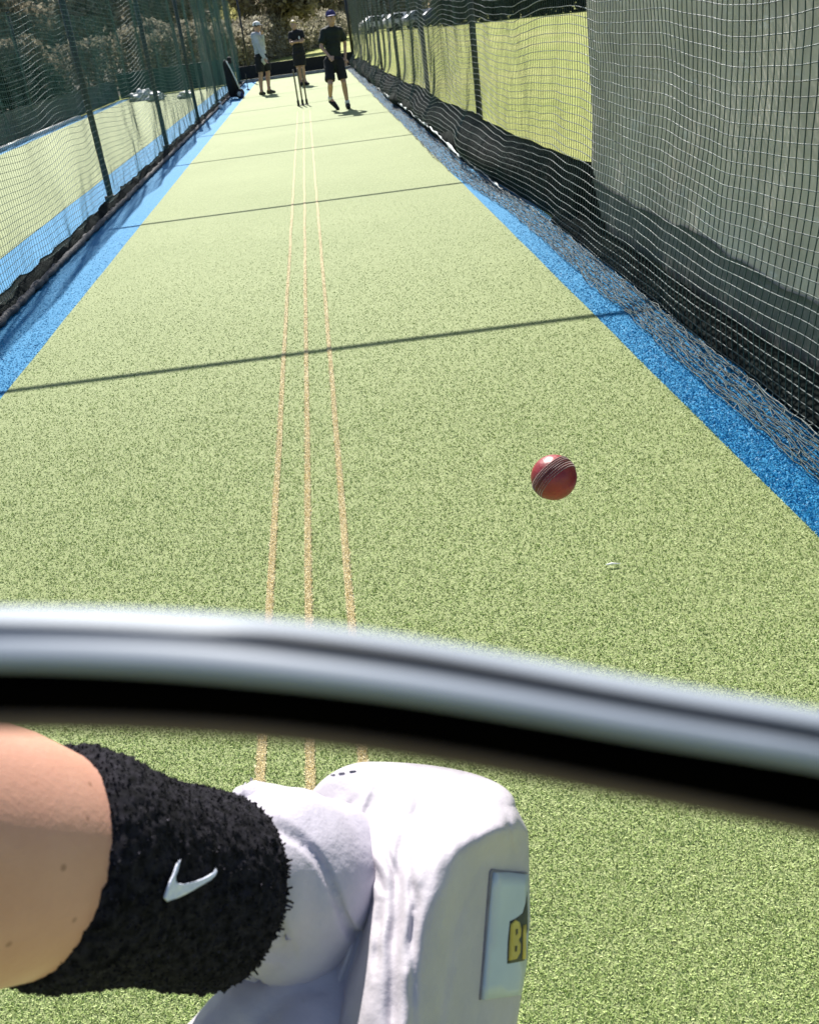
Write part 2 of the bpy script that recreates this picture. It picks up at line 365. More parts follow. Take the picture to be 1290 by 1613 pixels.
Acc().add(tube([(1.80, END_Y+0.1, -0.1), (1.80, END_Y+0.1, 3.0)], 0.03, 12)).obj('pole', black_paint, cR2)

# ------------------------------------------------------------------ nets
pile_twine = m_noisy('dark_teal_twine', (0.005, 0.020, 0.022), (0.012, 0.045, 0.048), 20, 0.5, spec=0.35)
def net_mesh(name, P, r, mat, nside=3, root=None, label=None):
    """P: (ny, nz, 3) knot positions; every mesh line is a thin twine"""
    ny, nz, _ = P.shape; Vs = []; Ls = []; off = 0
    ang = np.arange(nside)*2*np.pi/nside+0.6
    oh = np.stack([np.cos(ang), np.zeros(nside), np.sin(ang)], 1)*r
    ov = np.stack([np.cos(ang), np.sin(ang), np.zeros(nside)], 1)*r
    for A, O in ((P.transpose(1, 0, 2), oh), (P, ov)):          # strands: (ns, n, 3)
        ns, n, _ = A.shape
        V = A[:, :, None, :]+O[None, None, :, :]
        idx = off+np.arange(ns*n*nside).reshape(ns, n, nside); k2 = (np.arange(nside)+1) % nside
        q = np.stack([idx[:, :-1, :], idx[:, :-1, k2], idx[:, 1:, k2], idx[:, 1:, :]], -1)
        Vs.append(V.reshape(-1, 3)); Ls.append(q.ravel()); off += ns*n*nside
    o = np_mesh(name, np.concatenate(Vs), np.concatenate(Ls), 4, mat, root, smooth=True)
    if label: tag(o, label, 'net')
    return o
def fbm(x, y, s=0): return noise.fractal((x, y, s), 1.0, 2.0, 3)
def smooth01(t): t = max(0.0, min(1.0, t)); return t*t*(3-2*t)

# right net: hangs from the rail, bellies in over the black skirt, its foot lies crumpled on the blue edge
def right_net():
    ys = np.arange(1.2, END_Y, 0.055); nb = 18; nz = 68
    P = np.zeros((len(ys), nz, 3))
    for i, y in enumerate(ys):
        far = smooth01((y-7.0)/4.0)
        ph = (y-6.72)/5.1
        sag = 0.5-0.5*math.cos(2*math.pi*ph)            # 0 at a post, 1 midway
        foot = 1.392-0.155*far+0.03*fbm(y*0.8, 1.0)
        bell = (0.14*far*(0.6+0.4*sag)+0.03)*(1+0.6*fbm(y*0.45, 5.0))
        for j in range(nz):
            if j < nb:                                   # lying on the ground, bunched
                u = j/(nb-1)
                x = foot+(1.545-0.13*far-foot)*u+0.022*fbm(y*6, j*0.9, 2)
                z = 0.012+0.028*abs(fbm(y*5, j*1.3, 7))+0.02*u
                yy = y+0.035*fbm(y*4.0, j*0.7, 3)
            else:
                h = (j-nb+0.6)*0.05
                x = 1.565-0.03*far+0.055*smooth01(h/1.2)-bell*math.exp(-((h-0.22)/0.22)**2)+0.015*fbm(y*1.3, h*1.5, 4)
                dip = (0.075*sag*math.exp(-((h-1.0)/0.9)**2)+0.05*math.sin(y*2.3+0.4)*far*math.exp(-((h-0.9)/0.8)**2)
                       +0.03*fbm(y*0.9, h*0.6, 9))
                z = 0.02+h-dip*smooth01(h/0.5)
                yy = y+0.02*fbm(y*0.7, h*1.2, 11)+0.006*fbm(y*5, h*9, 12)
                # hanging folds towards the far end
                x += 0.05*far*smooth01((y-14)/8)*math.sin(y*4.2+0.6*math.sin(h*2))
            P[i, j] = (x, yy, z)
    return P
PR = right_net(); rn = net_mesh('cricket_net', PR[:, 17:], 0.0027, net_black, 4, label='dark netting hanging along the right side of the lane, foot bunched on blue turf')
nf_ = net_mesh('bunched_foot', PR[:, :18], 0.0024, pile_twine, 3); nf_.parent = rn
kp = PR[(PR[:, 0, 1] > 2.0) & (PR[:, 0, 1] < 9.0)][:, 18:52].reshape(-1, 3)
oct_ = np.array([(1, 0, 0), (0, 1, 0), (-1, 0, 0), (0, -1, 0), (0, 0, 1), (0, 0, -1)])*0.0042; of = np.array([(0, 1, 4), (1, 2, 4), (2, 3, 4), (3, 0, 4), (1, 0, 5), (2, 1, 5), (3, 2, 5), (0, 3, 5)])
kn_ = np_mesh('knots', (kp[:, None, :]+oct_[None]).reshape(-1, 3), (np.arange(len(kp))[:, None, None]*6+of[None]).ravel(), 3, pile_twine, smooth=True); kn_.parent = rn; kn_['kind'] = 'stuff'
def left_net(x0, y0, y1, dy, dz, top, bulge, s):
    ys = np.arange(y0, y1, dy); zs = np.arange(0.03, top, dz); P = np.zeros((len(ys), len(zs), 3))
    for i, y in enumerate(ys):
        pl = math.sin(y*2.1+1.2*math.sin(y*0.7+s)); g = smooth01((fbm(y*0.25, s, 1)+0.1)*2)
        for j, z in enumerate(zs):
            k = smooth01(z/0.8)
            x = x0+0.02+k*(bulge*(0.35+0.65*smooth01((y-12)/6))*pl*g+0.03*fbm(y*0.7, z*0.8, s))+0.05*(1-k)*fbm(y*1.2, z, s+3)
            yy = y+0.05*g*k*math.sin(y*2.6+z*0.4)+0.006*fbm(y*6, z*8, s+2)
            zz = z+0.06*k*math.sin(y*1.23+0.5)*math.exp(-((z-1.2)/1.0)**2)+0.04*g*k*math.sin(y*3.4)
            P[i, j] = (x, yy, zz)
    return P
net_mesh('cricket_net', left_net(-2.33, 2.5, END_Y, 0.055, 0.05, TOPZ, 0.07, 3.0), 0.0021, net_green, 3, label='dark green netting hanging along the left side of the lane')
net_mesh('cricket_net', left_net(-6.42, 10.0, END_Y, 0.09, 0.08, TOPZ, 0.12, 9.0), 0.0034, net_green, 3, label='dark green netting beyond the next lane on the far left')

# black cloth at the net feet
def cloth(name, xf, ztop, y0, y1, dy, nz, mat, label, cat, thick=0.004, root=None):
    ys = np.arange(y0, y1+dy*0.5, dy); V = []; Fc = []
    for s in (0, 1):
        for y in ys:
            zt = ztop(y)
            for j in range(nz+1):
                h = zt*j/nz; V.append((xf(y, h, j/nz)+s*thick, y, max(h, 0.0)+0.006))
    n = len(ys); m = nz+1; o = n*m
    for i in range(n-1):
        for j in range(nz):
            a = i*m+j; Fc.append((a, a+1, a+m+1, a+m)); Fc.append((o+a, o+a+m, o+a+m+1, o+a+1))
        for j in (0, nz):
            a = i*m+j; Fc.append((a, a+m, o+a+m, o+a))
    for i in (0, n-1):
        for j in range(nz):
            a = i*m+j; Fc.append((a, a+1, o+a+1, o+a))
    ob = mesh_obj(name, V, Fc, mat, root)
    if label: tag(ob, label, cat)
    return ob
def skirt_top(y):
    ph = (y-6.72)/5.1; sag = 0.5-0.5*math.cos(2*math.pi*ph)
    base = np.interp(y, [5.8, 6.7, 8.0, 11.7, 16.8, 22, 30, 36], [0.44, 0.46, 0.47, 0.42, 0.42, 0.36, 0.34, 0.33])
    return float(base)-0.045*sag+0.02*fbm(y*1.1, 2.2)
def skirt_x(y, h, t):
    far = smooth01((y-7.0)/4.0)
    return 1.70+0.10*smooth01((6.95-y)/0.5)-0.015*far-(0.05+0.13*far)*math.sin(math.pi*min(1, t*1.02))**1.0*(0.8+0.7*fbm(y*0.5, 5.0))+0.03*fbm(y*3.0, h*2.5, 6)*(0.3+t)*(1.2-t)-(0.06+0.16*far)*(1-t)
cloth('windbreak_skirt', skirt_x, skirt_top, 6.3, END_Y-0.2, 0.06, 14, skirt_mat, 'black wrinkled plastic windbreak along the foot of the right net', 'windbreak')
cloth('windbreak_skirt', lambda y, h, t: 1.66-0.075*(1-t)+0.02*fbm(y*3, h*6, 2), lambda y: 0.135+0.015*fbm(y*1.3, 8.0), 1.4, 7.3, 0.05, 8, skirt_mat,
      'low black strip at the foot of the grey sheet on the right', 'windbreak')
# crumpled pale hem lying in the skirt
a = Acc(); pts = []; rad = []
hy = [(23.5, 0.10), (19.0, 0.12), (14.2, 0.16), (11.4, 0.13), (9.5, 0.09), (8.6, 0.05)]
for k in range(170):
    y = 8.6+k*0.088; z = float(np.interp(y, [q[0] for q in hy][::-1], [q[1] for q in hy][::-1]))
    pts.append((1.40+0.04*fbm(y*1.5, 3.3)+0.06*smooth01((10.5-y)/2), y, max(0.03, z+0.03*fbm(y*1.8, 6.1)))); rad.append(0.003+0.028*max(0, fbm(y*2.1, 1.7)))
a.add(tube(pts, rad, 8)); tag(a.obj('sheet_hem', pale_plastic), 'crumpled pale plastic hem running along the black windbreak', 'plastic strip')
# grey sheet beside the near half of the right net
sh = thing('windbreak_sheet', 'weathered grey sheet hanging behind the net on the right', 'sheet', None, (1.74, 4.0, 0))
def sheet_x(y, h, t): return 1.735+0.03*fbm(y*0.8, h*0.7, 1)+0.012*fbm(y*2.5, h*0.9, 5)
EDGE = 6.62
def edge_y(z): return EDGE+0.03*math.sin(z*2.2)-0.10*math.exp(-((z-0.24)/0.12)**2)+0.07*math.exp(-((z-0.42)/0.10)**2)
def hung(name, z0f, z1f, mat, dx, nz=26):
    ys = np.linspace(0, 1, 120); V = []; Fc = []
    for s in (0, 1):
        for u in ys:
            for j in range(nz+1):
                yy0 = 0.8+(EDGE-0.8)*u; z0, z1 = z0f(yy0), z1f(yy0); z = z0+(z1-z0)*j/nz; y = 0.8+(edge_y(z)-0.8)*u
                V.append((sheet_x(y, z, 0)+dx+s*0.004, y, z))
    n = len(ys); m = nz+1; o = n*m
    for i in range(n-1):
        for j in range(nz):
            q = i*m+j; Fc.append((q, q+1, q+m+1, q+m)); Fc.append((o+q, o+q+m, o+q+m+1, o+q+1))
        for j in (0, nz): q = i*m+j; Fc.append((q, q+m, o+q+m, o+q))
    for i in (0, n-1):
        for j in range(nz): q = i*m+j; Fc.append((q, q+1, o+q+1, o+q))
    return mesh_obj(name, V, Fc, mat, sh)
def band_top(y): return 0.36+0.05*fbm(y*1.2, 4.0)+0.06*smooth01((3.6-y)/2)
hung('main_sheet', lambda y: 0.10, lambda y: 2.5, sheet_mat, 0.0)
hung('dark_lower_band', lambda y: 0.07, band_top, band_mat, -0.014, 10)  # separate darker strip overlapping the lower part of the sheet

# left: black base rail and crumpled net foot
tag(cloth('bunched_windbreak', lambda y, h, t: -2.33+0.10*(1-t)+0.03*fbm(y*4, h*6, 1), lambda y: 0.09+0.03*fbm(y*1.7, 1.0), 3.5, END_Y-0.6, 0.05, 8, skirt_mat, None, None),
    'black bunched cloth lying along the foot of the left net', 'windbreak')
a = Acc(); pts = []; rad = []
for k in range(820):
    y = 3.5+k*0.04; pts.append((-2.225+0.02*fbm(y*4, 8), y, 0.030+0.012*fbm(y*2.2, 3))); rad.append(0.024+0.016*fbm(y*7, 2))
a.add(tube(pts, rad, 9)); tag(a.obj('net_roll', m_noisy('charcoal_net_roll', (0.020, 0.020, 0.024), (0.07, 0.068, 0.075), 40, 0.7, 0.01, 90)), 'charcoal rolled netting lying on the blue turf at the left net', 'net roll')
# far skirt of the next lane and its pale kerb
cloth('windbreak_skirt', lambda y, h, t: -6.46+0.03*fbm(y*1.4, h*3, 3), lambda y: 0.62+0.04*fbm(y*0.8, 2.0), 9, END_Y, 0.15, 8,
      m_noisy('slate_windbreak', (0.018, 0.030, 0.036), (0.045, 0.060, 0.072), 1.5, 0.6), 'slate coloured windbreak along the far side of the next lane', 'windbreak')
bm = bmesh.new(); add_box(bm, (-6.34, 9, 0.0), (-6.22, 29, 0.07), 0.01)
tag(bm_obj('kerb', bm, pale_plastic, smooth=False), 'pale kerb along the far edge of the next lane', 'kerb')
cloth('windbreak_skirt', lambda y, h, t: 0.0, lambda y: 0.0, 0, 0.1, 0.1, 2, skirt_mat, None, None) if False else None
bm = bmesh.new(); add_box(bm, (-6.40, END_Y+0.0, 0.02), (-2.50, END_Y+0.05, 0.80), 0.01)
tag(bm_obj('end_board', bm, m_noisy('green_board', (0.006, 0.035, 0.028), (0.012, 0.055, 0.045), 2, 0.7), smooth=False), 'dark green board closing the far end of the next lane on the left', 'board')
# white crumpled sheets at the end of the next lane
for k, (px, py, Y, s) in enumerate([(226, 152, 33.2, 0.36), (247, 153, 34.0, 0.24), (238, 140, 34.6, 0.26), (293, 149, 35.2, 0.20)]):
    p = on_ground(px, py+6); bm = bmesh.new(); bmesh.ops.create_icosphere(bm, subdivisions=4, radius=s)
    for v in bm.verts:
        v.co += v.co*(0.5*noise.fractal(v.co*6+Vector((k*5, 0, 0)), 1, 2, 3)); v.co.z = max(-0.02, v.co.z*0.55+0.1)
        v.co += Vector((p.x, p.y, 0.0))
    tag(bm_obj('crumpled_sheet', bm, pale_plastic), ['largest crumpled white sheet heaped at the end of the next lane', 'white crumpled sheet right of the largest heap in the next lane',
        'small white crumpled sheet behind the heap in the next lane', 'white crumpled sheet beside the fourth post in the next lane'][k], 'sheet', 'white sheets in the next lane')

# ------------------------------------------------------------------ far end of the lane
bd = thing('end_board', 'low black board closing the far end of the lane behind the players', 'board', None, (-0.4, END_Y, 0))
bm = bmesh.new(); add_box(bm, (-2.45, END_Y-0.02, 0.09), (1.55, END_Y+0.06, 0.50), 0.012); bm_obj('panel', bm, black_cloth, bd, False)
bm = bmesh.new(); add_box(bm, (-2.45, END_Y-0.10, 0.0), (1.55, END_Y+0.10, 0.085), 0.015); bm_obj('sill', bm, concrete, bd, False)
# wheeled kit bag standing at the left net
p = on_ground(370, 156); kb = thing('kit_bag', 'black wheeled kit bag with white trim standing against the left net', 'bag', None, (p.x, p.y, 0))
def kbp(x, y, z): return Vector((p.x+x*0.62+0.06, p.y+y, z*1.05))
bm = bmesh.new(); pr = [(-0.26, 0.05), (0.16, 0.05), (0.20, 0.20), (0.10, 0.45), (-0.02, 0.68), (-0.14, 0.86), (-0.24, 0.92), (-0.30, 0.85), (-0.30, 0.3)]
vs = [[bm.verts.new(kbp(x, yy, z)) for x, z in pr] for yy in (-0.18, 0.18)]
bm.faces.new(vs[0]); bm.faces.new(vs[1][::-1])
for i in range(len(pr)): j = (i+1) % len(pr); bm.faces.new((vs[0][i], vs[1][i], vs[1][j], vs[0][j]))
bmesh.ops.recalc_face_normals(bm, faces=bm.faces[:]); bmesh.ops.bevel(bm, geom=bm.edges[:], offset=0.035, segments=3, affect='EDGES'); bm_obj('bag_body', bm, black_cloth, kb)
Acc().add(tube([kbp(0.21, -0.185, 0.22), kbp(0.11, -0.195, 0.46), kbp(-0.01, -0.195, 0.69), kbp(-0.13, -0.19, 0.87)], 0.018, 8)).obj('white_trim', white_cloth, kb)
for yy in (-0.19, 0.19):
    w = Acc().add(tube([kbp(0.17, yy-0.025, 0.11), kbp(0.17, yy+0.025, 0.11)], 0.105, 22)).obj('wheel', tyre, kb)
    h = Acc().add(tube([kbp(0.17, yy-0.032, 0.11), kbp(0.17, yy+0.032, 0.11)], 0.062, 18)).obj('hub', pale_plastic, None); put(h, kb); h.parent = w; h.matrix_parent_inverse = Matrix()
    w.matrix_parent_inverse = Matrix.Translation(kb.location).inverted()
bm = bmesh.new(); add_box(bm, kbp(-0.10, -0.12, 0.80), kbp(0.06, 0.12, 0.95), 0.03); bm_obj('top_pocket', bm, black_cloth, kb)
# marker stump and bits by the net
p = on_ground(391.5, 142); t = thing('practice_stump', 'single thin dark stump standing near the far end by the kit bag', 'stump', None, (p.x, p.y, 0))
Acc().add(tube([(p.x, p.y, 0), (p.x, p.y, 0.40), (p.x, p.y, 0.44)], [0.014, 0.014, 0.010], 10)).obj('shaft', black_paint, t)
Acc().add(tube([(p.x, p.y, 0), (p.x, p.y, 0.03)], 0.05, 12)).obj('base', black_paint, t)
p = on_ground(383, 155); bm = bmesh.new(); add_ell(bm, (p.x, p.y, 0.07), (0.045, 0.045, 0.07)); add_ell(bm, (p.x, p.y, 0.15), (0.022, 0.022, 0.03))
tag(bm_obj('drink_bottle', bm, m_noisy('navy_plastic', (0.02, 0.03, 0.10), (0.03, 0.05, 0.16), 9, 0.3)), 'small navy bottle standing on blue turf right of the kit bag', 'bottle')
for (px, py, lb) in ((347.5, 166, 'upper of two white balls beside the left net foot'), (348.5, 172, 'lower of two white balls beside the left net foot')):
    p = on_ground(px, py); bm = bmesh.new(); add_ell(bm, (p.x, p.y, 0.055), (0.05, 0.05, 0.05)); add_cone(bm, (p.x-0.001, p.y, 0.055), 0.0515, (p.x+0.001, p.y, 0.055), 0.0515, 24)
    tag(bm_obj('ball', bm, white_cloth), lb, 'ball', 'white balls by the left net')

# wicket
p = on_ground(477.5, 166.5); wk = thing('wicket', 'set of three thin spring back stumps standing on the lane beside the bowler', 'stumps', None, (p.x, p.y, 0))
for dx in (-0.088, 0.0, 0.088):
    q = Vector((p.x+dx, p.y+dx*0.4, 0))
    Acc().add(tube([q+Vector((0, 0, 0.09)), q+Vector((0, 0, 0.66)), q+Vector((0, 0, 0.705)), q+Vector((0, 0, 0.711))], [0.017, 0.017, 0.016, 0.010], 12)).obj('stump', wood, wk)
    Acc().add(tube([q+Vector((0, 0, 0.01)), q+Vector((0, 0, 0.11)), q+Vector((0, 0, 0.12))], [0.026, 0.026, 0.018], 12)).obj('spring', black_paint, wk)
    bm = bmesh.new(); add_box(bm, q+Vector((-0.012, -0.16, 0.005)), q+Vector((0.012, 0.05, 0.02)), 0.004); bm_obj('foot', bm, black_paint, wk, False)
bm = bmesh.new(); add_box(bm, (p.x-0.12, p.y-0.022, 0.012), (p.x+0.12, p.y+0.022, 0.028), 0.004); bm_obj('base_bar', bm, black_paint, wk, False)

# ------------------------------------------------------------------ the players
def hand(bm, wrist, direction, up, s=1.0, curl=0.35):
    d = Vector(direction).normalized(); u = Vector(up); u = (u-d*u.dot(d)).normalized(); b = d.cross(u); w = Vector(wrist)
    add_cap(bm, w, 0.026*s, w+d*0.075*s, 0.032*s, 10)
    add_ell(bm, w+d*0.05*s, (0.040*s, 0.040*s, 0.040*s), n=10)
    for k, (o, ln) in enumerate(((-0.030, 0.066), (-0.010, 0.078), (0.010, 0.072), (0.030, 0.056))):
        p0 = w+d*0.085*s+b*o*s; p1 = p0+(d*math.cos(curl)+u*math.sin(curl))*ln*0.5*s; p2 = p1+(d*math.cos(curl*2.4)+u*math.sin(curl*2.4))*ln*0.5*s
        add_chain(bm, [p0, p1, p2], [0.0095*s, 0.009*s, 0.0075*s], 8)
    add_chain(bm, [w+d*0.03*s-b*0.03*s, w+d*0.065*s-b*0.058*s+u*0.01, w+d*0.095*s-b*0.060*s+u*0.02], [0.013*s, 0.011*s, 0.009*s], 8)
def player(label, Y, J, look, dims, cloth_m, short_m, shoe_m, hair_m, sleeve_long, cap_m, sock_m, shirt_extra=None):
    """J: joint -> (px, py, dy) in the photograph at distance Y (+dy metres)"""
    P = {k: at_y(px, py, Y+dy) for k, (px, py, dy) in J.items()}
    fl = min(P['foot_a'].z, P['foot_b'].z)
    base = (P['foot_a']+P['foot_b'])/2; t = thing('person', label, 'person', None, (base.x, base.y, 0))
    look = Vector(look).normalized(); sx = look.cross(Vector((0, 0, 1))).normalized()
    r = dims; nk = P['neck']; hd = P['head']; pel = (P['hip_a']+P['hip_b'])/2; ch = (P['sho_a']+P['sho_b'])/2
    bm = bmesh.new()
    rotz = look.to_track_quat('-Y', 'Z').to_matrix()
    add_ell(bm, hd, (0.076, 0.096, 0.108), rotz); add_ell(bm, hd+look*0.030+Vector((0, 0, -0.062)), (0.052, 0.058, 0.056), rotz)
    add_cap(bm, hd+look*0.094+Vector((0, 0, 0.012)), 0.009, hd+look*0.110+Vector((0, 0, -0.022)), 0.015, 8)                # nose
    add_ell(bm, hd+look*0.088+Vector((0, 0, -0.058)), (0.026, 0.012, 0.010), rotz)                                          # lips
    for s in (-1, 1):
        add_ell(bm, hd+sx*s*0.078+Vector((0, 0, -0.008)), (0.012, 0.024, 0.034), rotz)                                      # ears
        add_ell(bm, hd+look*0.084+sx*s*0.032+Vector((0, 0, 0.028)), (0.022, 0.010, 0.007), rotz)                            # brows
    add_cap(bm, hd-look*0.01+Vector((0, 0, -0.06)), 0.055, ch+Vector((0, 0, 0.0)), 0.062)
    add_cap(bm, ch-Vector((0, 0, 0.10)), 0.12*r, pel, 0.125*r); add_cap(bm, P['sho_a'], 0.055*r, P['sho_b'], 0.055*r)
    for s in 'ab':
        add_chain(bm, [P['sho_'+s], P['elb_'+s], P['hand_'+s]], [0.052*r, 0.040*r, 0.028*r])
        d = P['hand_'+s]-P['elb_'+s]; hand(bm, P['hand_'+s], d, look, 1.0)
        kn, an = P['knee_'+s], P['ank_'+s]
        calf = kn.lerp(an, 0.32)-look*0.014
        add_chain(bm, [P['hip_'+s], kn], [0.088*r, 0.060*r]); add_chain(bm, [kn, calf, an], [0.056*r, 0.059*r, 0.036*r])
        add_ell(bm, kn+look*0.02, (0.050*r,)*3)
        add_cap(bm, an, 0.038, P['foot_'+s].lerp(an, 0.45), 0.034)
    fuse('body', bm, 0.011, skin, t, 3)
    # shirt
    bm = bmesh.new(); up = Vector((0, 0, 1))
    add_cap(bm, P['sho_a'], 0.070*r, P['sho_b'], 0.070*r)
    for k in range(7):
        u = k/6; c = ch.lerp(pel, u)+Vector((0, 0, -0.03-0.02*u)); wdt = (0.205-0.045*math.sin(u*math.pi)*0.7)*r
        add_ell(bm, c, (wdt*(1.0 if abs(look.y) > 0.6 else 0.95), 0.135*r, 0.13), rotz)
    for s in 'ab':
        if sleeve_long: add_chain(bm, [P['sho_'+s], P['elb_'+s], P['elb_'+s].lerp(P['hand_'+s], 0.9)], [0.075*r, 0.056*r, 0.044*r])
        else:
            e = P['sho_'+s].lerp(P['elb_'+s], 0.78); add_cone(bm, P['sho_'+s], 0.074*r, e, 0.078*r); add_ell(bm, P['sho_'+s], (0.074*r,)*3)
    o = fuse('shirt', bm, 0.012, cloth_m, t, 3)
    for v in o.data.vertices: v.co += v.normal*0.014*noise.fractal(v.co*5.0, 1, 2, 3)
    # shorts
    bm = bmesh.new(); add_ell(bm, pel+Vector((0, 0, 0.03)), (0.19*r, 0.145*r, 0.16), rotz)
    for s in 'ab':
        e = P['hip_'+s].lerp(P['knee_'+s], 0.86); add_cone(bm, P['hip_'+s]+Vector((0, 0, 0.05)), 0.115*r, e, 0.112*r, 18)
    o = fuse('shorts', bm, 0.012, short_m, t, 2)
    for v in o.data.vertices: v.co += v.normal*0.012*noise.fractal(v.co*5.0+Vector((9, 0, 0)), 1, 2, 3)
    for s in 'ab':
        an, ft = P['ank_'+s], P['foot_'+s]; td = (ft-an); td.z = 0
        bm = bmesh.new(); f0 = Vector((an.x, an.y, max(ft.z, 0)))
        if 'tip' in J and s == 'a': heel = an+Vector((0, 0, -0.05)); toe = Vector((ft.x, ft.y, 0.03))
        else: heel = Vector((an.x, an.y, 0.042))-td.normalized()*0.035; toe = Vector((ft.x, ft.y, 0.034))
        mid = heel.lerp(toe, 0.45)+Vector((0, 0, 0.016))
        add_chain(bm, [heel, mid, toe], [0.045, 0.050, 0.036], 12); add_cap(bm, heel, 0.045, an.lerp(heel, 0.35), 0.043)
        q = fuse('shoe', bm, 0.009, shoe_m, t, 2)
        for v in q.data.vertices: v.co.z = max(v.co.z, 0.006)
        bm = bmesh.new(); add_cone(bm, an+Vector((0, 0, -0.03)), 0.046, an+(P['knee_'+s]-an).normalized()*0.06, 0.046, 14); bm_obj('sock', bm, sock_m, t)
    if hair_m:
        bm = bmesh.new()
        for k in range(70):
            a = rnd.uniform(0, 2*math.pi); e = rnd.uniform(0.05, 1.5)
            d = Vector((math.cos(a)*math.cos(e), math.sin(a)*math.cos(e), math.sin(e)))
            if d.dot(look) > 0.55 and d.z < 0.65: continue
            add_ell(bm, hd+Vector((d.x*0.072, d.y*0.088, 0.012+d.z*0.098)), (0.030, 0.030, 0.026), n=8)
        fuse('hair', bm, 0.008, hair_m, t, 1)
    if cap_m:
        crown_m, peak_m = cap_m; bm = bmesh.new()
        add_ell(bm, hd+Vector((0, 0, 0.045)), (0.096, 0.114, 0.092), rotz, 20)
        bmesh.ops.bisect_plane(bm, geom=bm.verts[:]+bm.edges[:]+bm.faces[:], plane_co=hd+Vector((0, 0, 0.035)), plane_no=(0, 0, -1), clear_outer=True)
        bmesh.ops.holes_fill(bm, edges=[e for e in bm.edges if e.is_boundary])
        c = bm_obj('cap', bm, crown_m, t)
        bm = bmesh.new(); add_ell(bm, hd+look*0.125+Vector((0, 0, 0.040)), (0.082, 0.085, 0.012), rotz, 18); b = bm_obj('peak', bm, peak_m, None); b.parent = c; b.matrix_parent_inverse = c.matrix_parent_inverse.copy(); b.matrix_parent_inverse = Matrix()
    return t, P
# peak meshes are built in world space while their cap carries no transform of its own
bow, BP = player('person in a dark shirt, dark shorts and purple cap walking down the lane', 20.0, dict(
    head=(521.5, 28, -0.02), neck=(522, 40, 0), sho_a=(509.5, 50, 0), sho_b=(535, 47, 0.05), elb_a=(506, 74, -0.10), elb_b=(543.5, 68, 0.14), hand_a=(519, 89, -0.28), hand_b=(544, 92, 0.05),
    hip_a=(519, 100, 0.02), hip_b=(534, 98, 0), knee_a=(520.5, 132, -0.22), knee_b=(541.5, 129, -0.06), ank_a=(520.5, 155, 0.10), ank_b=(547.5, 163, 0.0), foot_a=(532, 169.5, -0.06), foot_b=(550, 174, -0.16), tip=(0, 0, 0)),
    (0.05, -1, -0.05), 0.86, green_cloth, black_cloth, black_cloth, brown_hair, False, (purple_cloth, purple_cloth), white_cloth)
mid, MP = player('person with fair hair standing with folded arms in black top and shorts', 30.0, dict(
    head=(462.5, 40, 0), neck=(463, 47, 0), sho_a=(458, 53.5, 0), sho_b=(474.5, 51, 0), elb_a=(457.5, 66, -0.12), elb_b=(477.5, 64, -0.12), hand_a=(471, 65.5, -0.24), hand_b=(463, 67, -0.27),
    hip_a=(466.5, 87, 0), hip_b=(475.5, 86, 0), knee_a=(470, 107, -0.05), knee_b=(477, 106, -0.05), ank_a=(475, 129.5, 0), ank_b=(480.5, 127.5, 0), foot_a=(474, 133.5, -0.18), foot_b=(486, 131.5, -0.14)),
    (-0.15, -1, -0.08), 0.94, black_cloth, black_cloth, black_cloth, blond, False, None, skin)
lef, LP = player('person in a pale long sleeved top, black shorts and white cap watching', 28.2, dict(
    head=(405, 42.5, 0), neck=(405, 50, 0), sho_a=(400, 56, -0.12), sho_b=(410, 56, 0.16), elb_a=(410, 78, -0.22), elb_b=(415, 72, 0.1), hand_a=(417, 92, -0.26), hand_b=(413, 54, -0.1),
    hip_a=(408, 92, -0.06), hip_b=(416, 91, 0.07), knee_a=(411, 117, -0.08), knee_b=(422.5, 115, 0.08), ank_a=(412.5, 145.5, -0.08), ank_b=(424, 140.5, 0.06), foot_a=(417.5, 150, -0.10), foot_b=(433, 147, 0.02)),
    (0.75, -0.65, -0.05), 1.0, grey_cloth, black_cloth, m_noisy('olive_shoe', (0.05, 0.05, 0.035), (0.09, 0.085, 0.06), 30, 0.8), brown_hair, True, (white_cloth, black_cloth), skin)  # black peak colour paints the shade under the white cap's brim
# pale crest on the folded-arms player's chest
c = (MP['sho_a']+MP['sho_b'])/2+Vector((0.07, -0.165, -0.12)); bm = bmesh.new(); add_ell(bm, c, (0.022, 0.008, 0.045)); bm_obj('crest', bm, white_cloth, mid)

# ------------------------------------------------------------------ the ball in the air
bc = at_depth(872, 752, 1.55); br = 0.036
ball = thing('cricket_ball', 'red leather cricket ball with pale seam flying towards the batter', 'ball', None, bc)
bm = bmesh.new(); bmesh.ops.create_uvsphere(bm, u_segments=64, v_segments=40, radius=br, matrix=Matrix.Translation(bc)); bm_obj('leather', bm, ball_mat, ball)
cx_, cy_, cz_ = Vector(R[0]), Vector(-R[1]), Vector(-R[2])          # picture right, picture up, towards the eye
ax = (cx_*0.52+cy_*-0.60+cz_*0.32).normalized()                     # axis of the seam circle
e1 = ax.cross(cz_).normalized(); e2 = ax.cross(e1)
for s_off in (-0.0105, -0.0070, -0.0035, 0.0035, 0.0070, 0.0105):
    A = Acc()
    for k in range(80):
        q0 = 2*math.pi*k/80; q1 = q0+2*math.pi/80*0.62; rr = math.sqrt(br*br-s_off*s_off)+0.0003; sl_ = 0.0012 if s_off > 0 else -0.0012
        pa = bc+ax*(s_off-sl_*0.5)+(e1*math.cos(q0)+e2*math.sin(q0))*rr; pb = bc+ax*(s_off+sl_*0.5)+(e1*math.cos(q1)+e2*math.sin(q1))*rr
        A.add(tube([pa, (pa+pb)/2+((pa+pb)/2-bc).normalized()*0.0004, pb], 0.00065, 6))
    A.obj('stitching', thread, ball)
